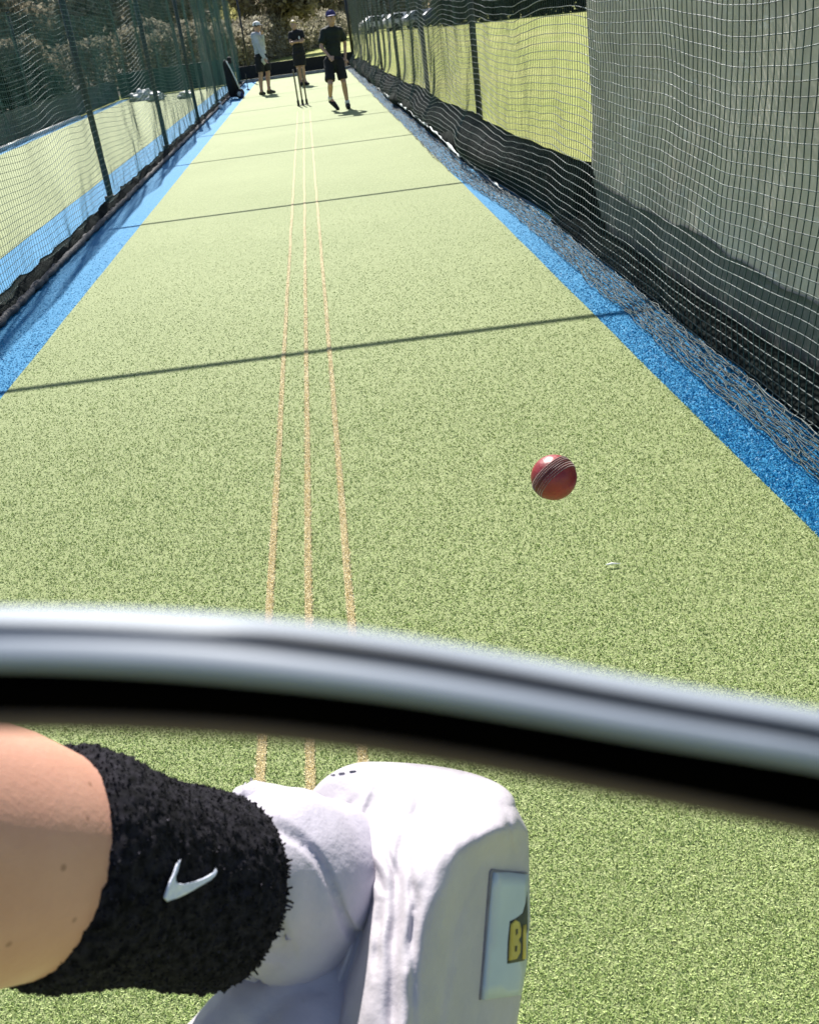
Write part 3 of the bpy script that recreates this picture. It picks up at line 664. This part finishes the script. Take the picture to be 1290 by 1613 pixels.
A = Acc(); A.add(tube([bc+(e1*math.cos(q)+e2*math.sin(q))*(br-0.0002) for q in np.linspace(0, 2*math.pi, 90)], 0.0012, 8, False)); A.obj('seam', m_noisy('dark_seam', (0.05, 0.008, 0.008), (0.09, 0.015, 0.012), 200, 0.5), ball)
# scrap on the turf
p = on_ground(966, 895); V, Fc = tube([(p.x-0.021, p.y+0.004, 0.013), (p.x-0.005, p.y, 0.016), (p.x+0.02, p.y-0.003, 0.013)], [0.0015, 0.0035, 0.0012], 6)
tag(mesh_obj('twig', V, Fc, white_cloth), 'tiny pale splinter lying on the turf below the ball', 'splinter')

# ------------------------------------------------------------------ helmet grille across the view
hg = thing('helmet_grille', 'blurred steel helmet grille bar with black underside crossing the view', 'helmet grille', None, at_depth(645, 1100, 0.058))
XS = np.array([-700, -350, 0, 200, 400, 600, 800, 1000, 1290, 1650, 2000.])
TOP = np.array([985, 962, 955, 958, 970, 996, 1030, 1068, 1117, 1190, 1275.])
MIDL = np.array([1085, 1052, 1047, 1054, 1070, 1092, 1124, 1160, 1208, 1280, 1365.])
BOT = np.array([1165, 1136, 1130, 1134, 1146, 1170, 1203, 1242, 1298, 1372, 1460.])
DEP = np.array([0.075, 0.064, 0.058, 0.0565, 0.0555, 0.055, 0.055, 0.0555, 0.058, 0.066, 0.078])
xs = np.linspace(-700, 2000, 130)
def sm(arr):
    y = np.interp(xs, XS, arr); k = np.ones(9)/9; yp = np.pad(y, 4, mode='edge'); return np.convolve(yp, k, 'valid')
top, midl, bot, dep = sm(TOP), sm(MIDL), sm(BOT), sm(DEP)
def strip(ya, yb, depth_mm, groove=None, n=40, skew=0.0):
    V = []; Fc = []
    for i, x in enumerate(xs):
        d0 = dep[i]; rad = 0.5*(yb[i]-ya[i])
        for k in range(n):
            q = 2*math.pi*k/n; cy = 0.5*(ya[i]+yb[i])-math.cos(q)*rad; g = 1.0
            dz = -math.sin(q)*depth_mm/1000.0+math.cos(q)*skew/1000.0
            if groove is not None and math.sin(q) > 0:
                gy = groove(x); dz += 0.0016*math.exp(-((cy-(ya[i]+gy[0]*(yb[i]-ya[i])))/(9.0))**2)*gy[1]
            V.append(at_depth(x, cy, d0+dz))
    for i in range(len(xs)-1):
        for k in range(n): k2 = (k+1) % n; Fc.append((i*n+k, i*n+k2, (i+1)*n+k2, (i+1)*n+k))
    Fc.append(tuple(range(n))[::-1]); Fc.append(tuple((len(xs)-1)*n+k for k in range(n)))
    return V, Fc
Acc().add(strip(top, midl+6, 2.0, lambda x: (0.36+0.06*(x-600)/600, smooth01((x-250)/350)*1.3), skew=2.2)).obj('steel_bar', steel_mat, hg)
wtap = np.array([10.0*smooth01((x-260)/260)*(1-0.5*smooth01((x-900)/400)) for x in xs])+0.05; cen = top+(0.33+0.05*(xs-600)/600)*(midl-top)
Acc().add(strip(cen-wtap, cen+wtap, 1.7, skew=-0.4)).obj('groove_shade', m_noisy('dark_grey_seam', (0.035, 0.04, 0.05), (0.06, 0.065, 0.08), 50, 0.6), hg)  # added dark strip, paints the shade inside the bar's groove
Acc().add(strip(midl-16, bot-6, 2.6)).obj('shaded_underside', shade_mat, hg)  # added black part, puts the shade under the bar into its colour
Acc().add(strip(bot-20, bot+20, 0.8)).obj('blur_fringe', m_noisy('brown_fringe', (0.085, 0.055, 0.042), (0.11, 0.075, 0.058), 40, 0.8), hg)  # added brown strip, paints the soft blurred fringe below the bar

# ------------------------------------------------------------------ the batter's arm and glove
bat = thing('person', 'batter\'s bare left forearm with black wristband and white batting glove close up', 'person', None, (-0.25, -0.05, 0))
C0 = at_depth(55, 1352, 0.335); C1 = at_depth(354, 1405, 0.400); AX = (C1-C0).normalized()
U = AX.cross(Vector((0, 0, 1))).normalized(); Vv = U.cross(AX).normalized()
def loft(centres, radii, n, fn=None, cap=True):
    V = []; Fc = []
    for i, (c, r) in enumerate(zip(centres, radii)):
        t = (centres[min(i+1, len(centres)-1)]-centres[max(i-1, 0)]).normalized()
        a = (U-t*U.dot(t)).normalized(); b = t.cross(a)
        for k in range(n):
            q = 2*math.pi*k/n; rr = r*(1+(fn(i, q) if fn else 0)); V.append(c+a*math.cos(q)*rr+b*math.sin(q)*rr*0.95)
    for i in range(len(centres)-1):
        for k in range(n): k2 = (k+1) % n; Fc.append((i*n+k, i*n+k2, (i+1)*n+k2, (i+1)*n+k))
    if cap: Fc.append(tuple(range(n))[::-1]); Fc.append(tuple((len(centres)-1)*n+k for k in range(n)))
    return V, Fc
elbow = C0-AX*0.17+Vector((-0.01, -0.01, 0.0)); shoulder = Vector((-0.36, -0.22, 1.20))
cs = [shoulder, shoulder.lerp(elbow, 0.5), shoulder.lerp(elbow, 0.85), elbow, elbow.lerp(C0, 0.25), elbow.lerp(C0, 0.5), elbow.lerp(C0, 0.75), elbow.lerp(C0, 0.92), C0+AX*0.004, C0+AX*0.03, C1, C1+AX*0.012]
rs = [0.055, 0.050, 0.046, 0.046, 0.0475, 0.0465, 0.0445, 0.0425, 0.0385, 0.033, 0.022, 0.020]
# resample smoothly
def resample(cs, rs, m):
    d = [0.0]
    for a, b in zip(cs[:-1], cs[1:]): d.append(d[-1]+(b-a).length)
    tt = np.linspace(0, d[-1], m); out = [Vector((np.interp(t, d, [c[k] for c in cs]) for k in range(3))) for t in tt]; rr = np.interp(tt, d, rs)
    for _ in range(3): out = [out[0]]+[(out[i-1]+out[i]*2+out[i+1])/4 for i in range(1, m-1)]+[out[-1]]
    return out, rr
oc, orr = resample(cs, rs, 70)
VF = loft(oc, orr, 48, lambda i, q: 0.015*math.sin(2*q+0.6)+0.006*noise.noise((i*0.2, math.cos(q)*2, math.sin(q)*2)))
mesh_obj('body', VF[0], VF[1], arm_skin, bat)
# wristband: thick towelling sleeve with rounded rims
m_ = 90; cs2 = []; rs2 = []
L = (C1-C0).length
for k in range(m_):
    u = k/(m_-1); e = min(u, 1-u)*L; rim = 1-0.10*max(0, 1-e/0.008)**2
    cs2.append(C0+AX*(L*u)); rs2.append((0.0415+(0.0372-0.0415)*u+0.0012*math.sin(u*9))*rim)
def terry_fn(i, q):
    u = i*0.55; return 0.022*noise.fractal((u*0.5, math.cos(q)*7, math.sin(q)*7), 1, 2, 3)+0.045*max(0, noise.noise((u*1.2, math.cos(q)*18, math.sin(q)*18)))
VF = loft(cs2, rs2, 220, terry_fn)
wb = mesh_obj('wristband', VF[0], VF[1], terry, bat)
SF = loft(cs2, [r*1.045 for r in rs2], 220); bvh = BVHTree.FromPolygons([v[:] for v in SF[0]], [f[:] for f in SF[1]])
# towelling loops
nl = 15000; V = np.zeros((nl, 4, 3)); NV = len(VF[0]); vv = np.array([v[:] for v in VF[0]])
for k in range(nl):
    i = rnd.randrange(1, m_-1); j = rnd.randrange(220); pnt = vv[i*220+j]; c = np.array(cs2[i][:]); nrm = pnt-c; nrm /= np.linalg.norm(nrm)
    edge = max(0, 1-min(i, m_-1-i)/6.0); ln = 0.0001+0.0004*rnd.random()+(0.0034*rnd.random()**3*edge*0.75 if i > m_/2 else 0.0004*edge)
    tdir = np.array([rnd.gauss(0, 1) for _ in range(3)]); tdir /= np.linalg.norm(tdir)
    if i > m_/2: tdir = tdir+np.array(AX[:])*edge*1.2
    a = pnt-nrm*0.0003; b = pnt+nrm*ln*0.8+tdir*ln*0.6; sd = np.cross(nrm, tdir); sd = sd/(np.linalg.norm(sd)+1e-9)*0.00050
    V[k, 0] = a-sd; V[k, 1] = a+sd; V[k, 2] = b+sd*0.8; V[k, 3] = b-sd*0.8
lo_ = np_mesh('towelling_loops', V.reshape(-1, 3), np.arange(4*nl), 4, loop_mat); lo_.parent = wb; lo_['kind'] = 'stuff'
def decal(name, poly, bv, mat, lift, thick, parent, fn=None):
    """a flat emblem laid on the surface behind it and given its own thickness"""
    bm = bmesh.new(); vs = [bm.verts.new((x, y, 0)) for x, y in poly]; bm.faces.new(vs); bm.normal_update()
    bmesh.ops.triangulate(bm, faces=bm.faces[:])
    for _ in range(2): bmesh.ops.subdivide_edges(bm, edges=bm.edges[:], cuts=1, use_grid_fill=True)
    eye = Vector(EYE); fr = {}; last = 0.4
    for v in (bm.verts if fn is None else []):
        d = Vector(ray(v.co.x, v.co.y)).normalized(); h = bv.ray_cast(eye, d)
        if h[0] is None: fr[v] = None
        else: fr[v] = (h[0]-eye).length; last = fr[v]
    vals = [x for x in fr.values() if x] or [0]; mean = sum(vals)/len(vals)
    vs = list(bm.verts); ds = {}
    for v in (vs if fn is None else []):      # local average keeps the emblem from following every tuft
        near = [fr[w] for w in vs if fr[w] and (w.co-v.co).length < 14]; ds[v] = min(sum(near)/len(near) if near else mean, fr[v] or mean)
    if fn is not None:
        for v in vs: v.co = at_depth(v.co.x, v.co.y, fn(v.co.x, v.co.y)-lift)
    for v in (vs if fn is None else []): v.co = eye+Vector(ray(v.co.x, v.co.y)).normalized()*(ds[v]-lift)
    o = bm_obj(name, bm, mat, None); s = o.modifiers.new('t', 'SOLIDIFY'); s.thickness = thick; s.offset = 0
    dg = bpy.context.evaluated_depsgraph_get(); me = bpy.data.meshes.new_from_object(o.evaluated_get(dg)); o.modifiers.clear(); o.data = me
    o.parent = parent; return o
tick = [(285, 1354.5), (281, 1371), (276.5, 1382), (277, 1388), (281, 1392), (290.7, 1392.5), (306, 1389), (321.7, 1383.6), (331, 1378), (336.4, 1374), (340, 1368), (342, 1373), (339, 1380), (333.3, 1385.5), (322, 1392.5), (310, 1399), (295, 1407.5),
        (279, 1415), (263.6, 1419.5), (259, 1414.6), (263.6, 1399), (269, 1387), (273, 1379), (278, 1364), (282, 1355.5)]
decal('logo', tick, bvh, logo_mat, 0.0008, 0.0008, wb)

# glove --------------------------------------------------------------
gl = bpy.data.objects.new('batting_glove', None); link(gl); put(gl, bat); gl.empty_display_size = 0.05
gl.matrix_parent_inverse = Matrix.Translation(bat.location).inverted()
def gput(o): o.parent = gl; o.matrix_parent_inverse = Matrix(); return o
RY = np.array([1200, 1270, 1310, 1340, 1450, 1550, 1650, 1800, 1900.])
RIDGE = np.array([835, 822, 770, 722, 672, 648, 630, 604, 590.])
RIGHT = np.array([600, 812, 832, 833, 835, 824, 808, 782, 762.])
LEFT = np.array([535, 484, 478, 474, 470, 470, 470, 470, 475.])
_yy = np.arange(1180, 1920.0); _k = np.ones(61)/61
def _smooth(a): return np.convolve(np.pad(np.interp(_yy, RY, a), 30, mode='edge'), _k, 'valid')
RIDGE_S = _smooth(RIDGE)
def smax(vals, k=0.004):
    m = max(vals); return m+k*math.log(sum(math.exp((v-m)/k) for v in vals))
def groove(x, c, w, a): return a*math.exp(-((x-c)/w)**2)
WRINK = [((552, 1296), (604, 1405), 5, .0030), ((596, 1300), (628, 1400), 5, .0024), ((640, 1330), (652, 1430), 6, .0022), ((704, 1236), (764, 1300), 8, .0018), ((592, 1246), (560, 1330), 7, .0022), ((664, 1256), (640, 1330), 8, .0018),
         ((800, 1290), (806, 1345), 5, .0030), ((817, 1290), (823, 1335), 4, .0030), ((600, 1420), (590, 1540), 5, .0022), ((660, 1400), (640, 1520), 7, .0016), ((560, 1420), (530, 1540), 6, .0026), ((735, 1340), (700, 1500), 7, .0012), ((520, 1300), (560, 1260), 6, .0016)]
def wrinkles(x, y):
    d = 0.0
    for (ax, ay), (bx, by), w, a in WRINK:
        dx, dy = bx-ax, by-ay; t = max(0.0, min(1.0, ((x-ax)*dx+(y-ay)*dy)/(dx*dx+dy*dy))); q = math.hypot(x-ax-dx*t, y-ay-dy*t)+6*noise.noise((x*0.02, y*0.02, ax))
        d += a*math.exp(-(q/w)**2)*math.sin(math.pi*min(0.96, max(0.04, t)))**0.5-0.45*a*math.exp(-((q-2.2*w)/(1.4*w))**2)*math.sin(math.pi*min(0.96, max(0.04, t)))
    return d
def front(x, y):
    ridge = np.interp(y, _yy, RIDGE_S)
    A = 0.486-0.00058*(y-1203); up = 0.00015*(y-1345); B = 0.414+(ridge-x)*0.000155-up; C = 0.415+(x-ridge)*0.00046-up
    d = smax((A, B, C), 0.0065)-0.004
    fade = smooth01((y-1262)/90)
    g1 = np.interp(y, [1280, 1340, 1420, 1500, 1613, 1800], [540, 568, 580, 560, 520, 480])
    g2 = np.interp(y, [1280, 1380, 1480, 1613, 1800], [640, 628, 622, 618, 600])
    d += fade*(groove(x, g1, 8, 0.0075)+groove(x, g2, 10, 0.0042)+groove(x, g2+26+0.03*(y-1400), 6, 0.0016)*smooth01((y-1400)/60)-groove(x, (g1+g2)/2, 22, 0.0022)-groove(x, g2+45, 35, 0.0018))
    d += smooth01((y-1330)/50)*groove(x, ridge+42+0.05*(y-1340), 8, 0.0018)*(1 if x > ridge else 0)
    d += wrinkles(x, y)
    d += 0.0016*noise.fractal((x*0.012, y*0.006, 3.0), 1, 2, 3)+0.0016*noise.fractal((x*0.030+y*0.006, y*0.008, 8.0), 1, 2, 2)
    return d
def surf(x, y, xl=None, xr=None):
    if xl is None: xl, xr = np.interp(y, RY, LEFT), np.interp(y, RY, RIGHT)
    c = max(-1.0, min(1.0, (x-0.5*(xl+xr))/max(1e-6, 0.5*(xr-xl)))); e = math.sqrt(max(0.0, 1-c*c))**0.35; dm = 0.486
    return dm+(front(x, y)-dm)*e
def block(nr=190, nf=150, nb=40):
    ys = np.concatenate([1200+70*(1-np.cos(np.linspace(0, math.pi/2, 40))), np.linspace(1271, 1900, nr-40)]); V = []; Fc = []
    for y in ys:
        xl, xr = np.interp(y, RY, LEFT), np.interp(y, RY, RIGHT)
        if y < 1270:
            u = (y-1200)/70.0; s = math.sqrt(max(0.0, 1-(1-u)**2)); cxm = 585+(648-585)*u; xl = cxm-(cxm-484)*s; xr = cxm+(812-cxm)*s
        ring = []
        for k in range(nf):
            q = math.pi*k/(nf-1); x = 0.5*(xl+xr)-0.5*(xr-xl)*math.cos(q)
            ring.append(at_depth(x, y, surf(x, y, xl, xr)))
        for k in range(1, nb):
            q = math.pi*k/nb; x = 0.5*(xl+xr)+0.5*(xr-xl)*math.cos(q); ring.append(at_depth(x, y, 0.486+0.03*math.sin(q)**0.6*smooth01((y-1195)/60)))
        V += ring
    n = nf+nb-1
    for i in range(len(ys)-1):
        for k in range(n): k2 = (k+1) % n; Fc.append((i*n+k, (i+1)*n+k, (i+1)*n+k2, i*n+k2))
    Fc.append(tuple(range(n))); Fc.append(tuple((len(ys)-1)*n+k for k in range(n))[::-1])
    return V, Fc
BV = block(); back = gput(mesh_obj('hand_padding', BV[0], BV[1], glove_mat))
bvg = BVHTree.FromPolygons([v[:] for v in BV[0]], [f[:] for f in BV[1]])
def cp(x, y, d): return at_depth(x, y, d)
mm = 0.43/F
bm = bmesh.new()
add_chain(bm, [cp(390, 1400, 0.412), cp(445, 1398, 0.430), cp(490, 1396, 0.452)], [0.0345, 0.0405, 0.0400], 28)
add_cap(bm, cp(395, 1260, 0.450), 0.0090, cp(470, 1300, 0.452), 0.018, 18)
add_cap(bm, cp(470, 1290, 0.455), 0.012, cp(520, 1330, 0.455), 0.020, 18)
o = fuse('cuff', bm, 0.0016, cuff_mat, None, 8); gput(o)
for v in o.data.vertices: v.co += v.normal*(0.0018*noise.fractal(v.co*28, 1, 2, 2)-0.0030*max(0.0, 1-abs(noise.noise(Vector((v.co.x*38+v.co.z*9, v.co.y*12, v.co.z*12))))*9))
bm = bmesh.new()
add_chain(bm, [cp(500, 1560, 0.425), cp(400, 1610, 0.412), cp(330, 1690, 0.405)], [0.024, 0.020, 0.020], 24)
add_chain(bm, [cp(520, 1600, 0.42), cp(470, 1680, 0.40), cp(440, 1800, 0.39)], [0.024, 0.026, 0.024], 24)
o = fuse('thumb', bm, 0.0018, glove_mat, None, 8); gput(o)
for v in o.data.vertices: v.co += v.normal*0.0022*noise.fractal(v.co*38+Vector((4, 0, 0)), 1, 2, 3)
# padded finger rolls curling away below the frame
for k in range(4):
    x0 = 560+k*68; bm = bmesh.new()
    add_chain(bm, [cp(x0, 1860, 0.44), cp(x0-6, 1960+8*k, 0.455), cp(x0-10, 1985+8*k, 0.485), cp(x0-12, 1930, 0.515)], [0.0135, 0.0130, 0.0125, 0.0115], 18)
    gput(fuse('finger', bm, 0.002, glove_mat, None, 5))
# side panel and badge on the shaded face
panel = gput(decal('side_panel', [(776, 1374), (800, 1374), (829, 1377), (829, 1460), (826, 1520), (818, 1566), (790, 1570), (758, 1574), (766, 1480)], bvg, panel_mat, 0.0016, 0.0022, gl, surf))
seam = gput(decal('seam', [(774, 1369), (800, 1372), (829, 1374), (829, 1376), (776, 1374), (767, 1480), (759, 1572), (755, 1575), (763, 1480), (771, 1374)], bvg, seam_mat, 0.0006, 0.0010, gl, surf))
def crease(pts, w, mat, lift=0.0004):
    L = []; Rr = []; n = len(pts); k = np.linspace(0, n-1, 24); X = np.interp(k, range(n), [p[0] for p in pts]); Y = np.interp(k, range(n), [p[1] for p in pts])
    for i in range(24):
        a, b = max(i-1, 0), min(i+1, 23); t = Vector((X[b]-X[a], Y[b]-Y[a], 0)).normalized(); ww = w*math.sin(math.pi*(i+0.6)/24.2)**0.5
        L.append((X[i]-t.y*ww, Y[i]+t.x*ww)); Rr.append((X[i]+t.y*ww, Y[i]-t.x*ww))
    V = [at_depth(x, y, surf(x, y)-lift) for x, y in L+Rr]+[at_depth(x, y, surf(x, y)+0.0006) for x, y in L+Rr]
    Fc = []
    for i in range(23): Fc += [(i, i+1, 24+i+1, 24+i), (48+i, 72+i, 72+i+1, 48+i+1), (i, 48+i, 48+i+1, i+1), (24+i, 24+i+1, 72+i+1, 72+i)]
    Fc += [(0, 24, 72, 48), (23, 71, 95, 47)]
    return gput(mesh_obj('seam', V, Fc, mat))
stitch = m_noisy('pale_grey_stitch', (0.22, 0.215, 0.25), (0.32, 0.31, 0.34), 300, 0.8)
for a_, b_ in (((519, 1221), (528, 1219)), ((533, 1217.5), (543, 1216.5)), ((550, 1214.5), (561, 1213.5))): crease([a_, b_], 1.0, stitch)
def on_panel(name, poly, mat, lift, parent=panel): o = decal(name, poly, bvg, mat, lift, 0.0008, parent, surf); return o
on_panel('badge', [(802, 1451), (812, 1446), (822, 1438), (827, 1420), (829, 1402), (830, 1440), (830, 1512), (820, 1514), (798, 1518), (799, 1480)], dark_badge, 0.0034)
on_panel('badge_letter', [(804, 1456), (811, 1449), (817, 1452), (820, 1464), (819, 1474), (816, 1480), (819, 1487), (818, 1500), (813, 1510), (801, 1513), (802, 1485)], yellow_mat, 0.0042)
on_panel('badge_letter', [(823.5, 1458), (828, 1456), (827.5, 1510), (822.5, 1511)], yellow_mat, 0.0042)
on_panel('letter_gap', [(812, 1464), (814, 1463), (814.5, 1470), (812, 1473)], dark_badge, 0.0048)
on_panel('letter_gap', [(811, 1490), (813.5, 1490), (813, 1498), (810.5, 1499)], dark_badge, 0.0048)

# ------------------------------------------------------------------ trees, hedges, cars far off
def leaves(name, centres, radii, n, size, mat, root=None, flat=1.0, seed=1):
    g = np.random.default_rng(seed); C = np.array(centres); Rr = np.array(radii)
    w = Rr.prod(1)**(2/3.0); idx = g.choice(len(C), n, p=w/w.sum())
    d = g.normal(size=(n, 3)); d /= np.linalg.norm(d, axis=1)[:, None]
    rad = 0.45+0.55*g.random(n)**0.5
    P = C[idx]+d*Rr[idx]*rad[:, None]*(0.8+0.4*g.random(n))[:, None]; P[:, 2] = np.maximum(P[:, 2], 0.02)
    a = g.normal(size=(n, 3)); a /= np.linalg.norm(a, axis=1)[:, None]; b = np.cross(a, g.normal(size=(n, 3))); b /= np.linalg.norm(b, axis=1)[:, None]
    s = size*(0.5+g.random(n))[:, None]; V = np.stack([P-a*s, P+b*s*0.55, P+a*s, P-b*s*0.55], 1)
    return np_mesh(name, V.reshape(-1, 3), np.arange(4*n), 4, mat, root)
def branching(p, d, r, ln, depth, g, A):
    pts = [p]; q = p.copy(); dd = d.copy()
    for _ in range(4):
        dd = (dd+Vector((g.gauss(0, 0.12), g.gauss(0, 0.12), g.gauss(0.03, 0.08)))).normalized(); q = q+dd*ln/4; pts.append(q.copy())
    rr = [r*(1-0.13*k) for k in range(5)]; A.add(tube(pts, rr, 6 if depth < 2 else 4, False)); tips = [q]
    if depth < 3:
        for k in range(3 if depth else 4):
            t = g.uniform(0.45, 1.0); b = pts[min(4, int(t*4))]; nd = (dd+Vector((g.gauss(0, 0.7), g.gauss(0, 0.7), g.gauss(0.1, 0.4)))).normalized()
            tips += branching(b, nd, r*0.5*g.uniform(0.8, 1.1), ln*g.uniform(0.55, 0.8), depth+1, g, A)
    return tips
def tree(x, y, h, label, leafmat, nleaf, seed, group, lsize=0.16, r=0.16):
    g = random.Random(seed); t = thing('tree', label, 'tree', group, (x, y, 0)); A = Acc()
    tips = branching(Vector((x, y, -0.1)), Vector((g.uniform(-.08, .08), g.uniform(-.08, .08), 1)).normalized(), r, h*0.42, 0, g, A); A.obj('trunk', bark, t)
    cs = [(p.x, p.y, p.z) for p in tips]; leaves('crown', cs, [(h*0.09,)*3]*len(cs), nleaf, lsize, leafmat, t, seed=seed); return t
def bush(x, y, w, h, label, mat, n, seed, group, lsize=0.09):
    g = random.Random(seed); t = thing('shrub', label, 'shrub', group, (x, y, 0)); A = Acc(); cs = []; rr = []
    for k in range(9):
        a = g.uniform(0, 6.28); q = Vector((x+math.cos(a)*w*0.35*g.random(), y+math.sin(a)*w*0.35*g.random(), h*g.uniform(0.25, 0.8)))
        A.add(tube([(x, y, -0.05), (x+(q.x-x)*0.4, y+(q.y-y)*0.4, q.z*0.5), q], [0.035, 0.025, 0.01], 5)); cs.append(tuple(q)); rr.append((w*0.24*g.uniform(.7, 1.2), w*0.24, h*0.22*g.uniform(.8, 1.3)))
    A.obj('stem', bark, t); leaves('foliage', cs, rr, n, lsize, mat, t, seed=seed); return t
# grey clipped hedge running away from near left to far right beyond the lawn
def hedge(name, pts, h, w, n, mat, label, seed, lsize=0.08):
    g = random.Random(seed); t = thing(name, label, 'hedge', None, (pts[0][0], pts[0][1], 0)); cs = []; rr = []
    for (a, b) in zip(pts[:-1], pts[1:]):
        m = max(2, int((Vector(b)-Vector(a)).length/0.7))
        for k in range(m):
            q = Vector(a).lerp(Vector(b), k/m); hh = h*g.uniform(0.85, 1.12)
            cs.append((q.x+g.uniform(-.2, .2), q.y, hh*0.5)); rr.append((w*0.6, 0.7, hh*0.52)); cs.append((q.x+g.uniform(-.4, .4), q.y, hh*0.85)); rr.append((w*0.3, 0.4, hh*0.2))
    leaves('foliage', cs, rr, n, lsize, mat, t, seed=seed)
    A = Acc()
    A.add(tube([(a[0], a[1], 0.12) for a in pts], 0.04, 6))
    for c in cs[::4]: A.add(tube([(c[0], c[1], -0.1), (c[0]+.05, c[1], c[2])], 0.03, 5))
    A.obj('stem', bark, t); return t
hedge('hedge', [(-16, 44, 0), (-7, 47.5, 0), (-3.6, 52, 0), (-1.3, 64, 0), (1.2, 80, 0), (3.4, 98, 0)], 2.0, 1.6, 60000, grey_leaf, 'grey brown clipped hedge behind the lawn at the far end', 11, 0.10)
hedge('hedge', [(-30, 40, 0), (-20, 38.5, 0), (-9.0, 39.5, 0)], 1.5, 1.6, 30000, dark_leaf, 'dark hedge behind the next lane on the left', 12, 0.11)
gname = 'trees behind the nets'
desc = ['bare brown tree behind the hedge, %s', 'pale twiggy tree behind the hedge, %s']
spots = [(-1.6, 62.5, 7, twig_leaf), (-6.0, 60, 8, twig_leaf), (-10, 57, 8, grey_leaf), (-14, 54, 9, twig_leaf), (-18.5, 52, 9, twig_leaf), (-24, 49, 9, grey_leaf), (-29, 47, 9, twig_leaf), (-3.6, 72, 9, grey_leaf), (1.0, 98, 10, twig_leaf), (-0.3, 88, 9, twig_leaf), (5.5, 118, 12, twig_leaf), (-34, 44, 9, twig_leaf)]
where = ['above the fair haired player', 'left of the white capped player', 'seen through the left net near the kit bag', 'behind the left net midway along it', 'behind the left net and second post', 'behind the nearest left post', 'left of the nearest left post',
         'pale one between two players', 'far one above the bowler', 'far one left of the bowler', 'farthest one at the right corner post', 'outermost on the left']
for k, (x, y, h, m) in enumerate(spots):
    tree(x, y, h, 'leafless brown tree %s' % where[k] if m is twig_leaf else 'greyish twiggy tree %s' % where[k], m, 9000, 30+k, gname, 0.17, 0.20)
bush(-4.2, 56.5, 2.6, 2.9, 'yellow green shrub above the hedge between two players', green_leaf, 9000, 70, 'shrubs above the hedge')
bush(-1.0, 69.0, 2.4, 2.9, 'yellow green shrub behind the fair haired player', green_leaf, 8000, 71, 'shrubs above the hedge')
bush(-6.6, 50.5, 2.6, 2.5, 'pale sunlit shrub left of the white capped player', grey_leaf, 9000, 72, 'shrubs above the hedge')
bush(-15.5, 44, 2.2, 2.6, 'pale flowering shrub behind the left net near its first post', grey_leaf, 8000, 73, 'shrubs behind the left net')
bush(-12.0, 45.5, 2.4, 2.4, 'brown shrub behind the left net between two posts', twig_leaf, 8000, 74, 'shrubs behind the left net')
# thick wood behind everything, reads as one mass
cs = []; rr = []
for k in range(90):
    u = k/89; x = -60+u*75; y = 66+u*80+rnd.uniform(-4, 4); h = rnd.uniform(6, 12); cs.append((x, y, h*0.5)); rr.append((3.2, 3.2, h*0.55))
tag(leaves('woodland', cs, rr, 90000, 0.34, twig_leaf, seed=5), 'dense brown leafless woodland filling the background', 'woodland', kind='stuff')
# dark hedge beyond the field on the right
pA, pB = on_ground(705, 40), on_ground(925, 16)
hedge('hedge', [(pA.x, pA.y, 0), ((pA.x+pB.x)/2, (pA.y+pB.y)/2, 0), (pB.x, pB.y, 0), (pB.x+12, pB.y-9, 0)], 4.6, 2.4, 60000, dark_leaf, 'dark evergreen hedge along the far edge of the sunlit field', 13, 0.16)

def car(px, py, paint, label, rot):
    p = on_ground(px, py); t = thing('parked_car', label, 'car', 'cars parked beyond the field', (p.x, p.y, 0)); Mx = Matrix.Translation((p.x, p.y, 0))@Matrix.Rotation(rot, 4, 'Z')
    pr = [(-2.1, 0.28), (2.1, 0.28), (2.15, 0.62), (2.0, 0.84), (1.0, 0.95), (0.35, 1.42), (-1.2, 1.46), (-1.95, 1.02), (-2.15, 0.85)]
    bm = bmesh.new(); vs = [[bm.verts.new(Mx@Vector((x, s*(0.86 if z < 1.2 else 0.66), z))) for x, z in pr] for s in (-1, 1)]
    bm.faces.new(vs[0]); bm.faces.new(vs[1][::-1])
    for i in range(len(pr)): j = (i+1) % len(pr); bm.faces.new((vs[0][i], vs[1][i], vs[1][j], vs[0][j]))
    bmesh.ops.recalc_face_normals(bm, faces=bm.faces[:]); bmesh.ops.bevel(bm, geom=bm.edges[:], offset=0.06, segments=2, affect='EDGES'); bm_obj('body', bm, paint, t)
    for s in (-1, 1):
        for x0, x1 in ((-1.55, -0.42), (-0.34, 0.62)):
            q = [(x0, 0.98), (x1, 0.98), (min(x1, 0.30), 1.36), (max(x0+0.28, -1.2), 1.38)]
            bm = bmesh.new(); f = [bm.verts.new(Mx@Vector((x, s*(0.875-0.42*(z-0.98)), z))) for x, z in q]; fc = bm.faces.new(f); bmesh.ops.solidify(bm, geom=[fc], thickness=0.02); bm_obj('side_window', bm, glass, t, False)
        for x in (-1.3, 1.3):
            Acc().add(tube([Mx@Vector((x, s*0.72, 0.32)), Mx@Vector((x, s*0.90, 0.32))], 0.32, 18)).obj('wheel', tyre, t)
    bm = bmesh.new(); f = [bm.verts.new(Mx@Vector(c)) for c in ((1.0, -0.70, 0.98), (1.0, 0.70, 0.98), (0.40, 0.58, 1.40), (0.40, -0.58, 1.40))]; fc = bm.faces.new(f); bmesh.ops.solidify(bm, geom=[fc], thickness=-0.03); bm_obj('windscreen', bm, glass, t, False)
    return t
car(604, 50, car_white, 'white car parked beyond the field, leftmost of the row', 0.25)
car(640, 45.5, car_white, 'white car parked beyond the field beside the silver car', 0.25)
car(672, 42, car_silver, 'silver car parked beyond the field between white and blue cars', 0.25)
car(700, 38.5, car_blue, 'dark blue car parked beyond the field near the dark hedge', 0.25)
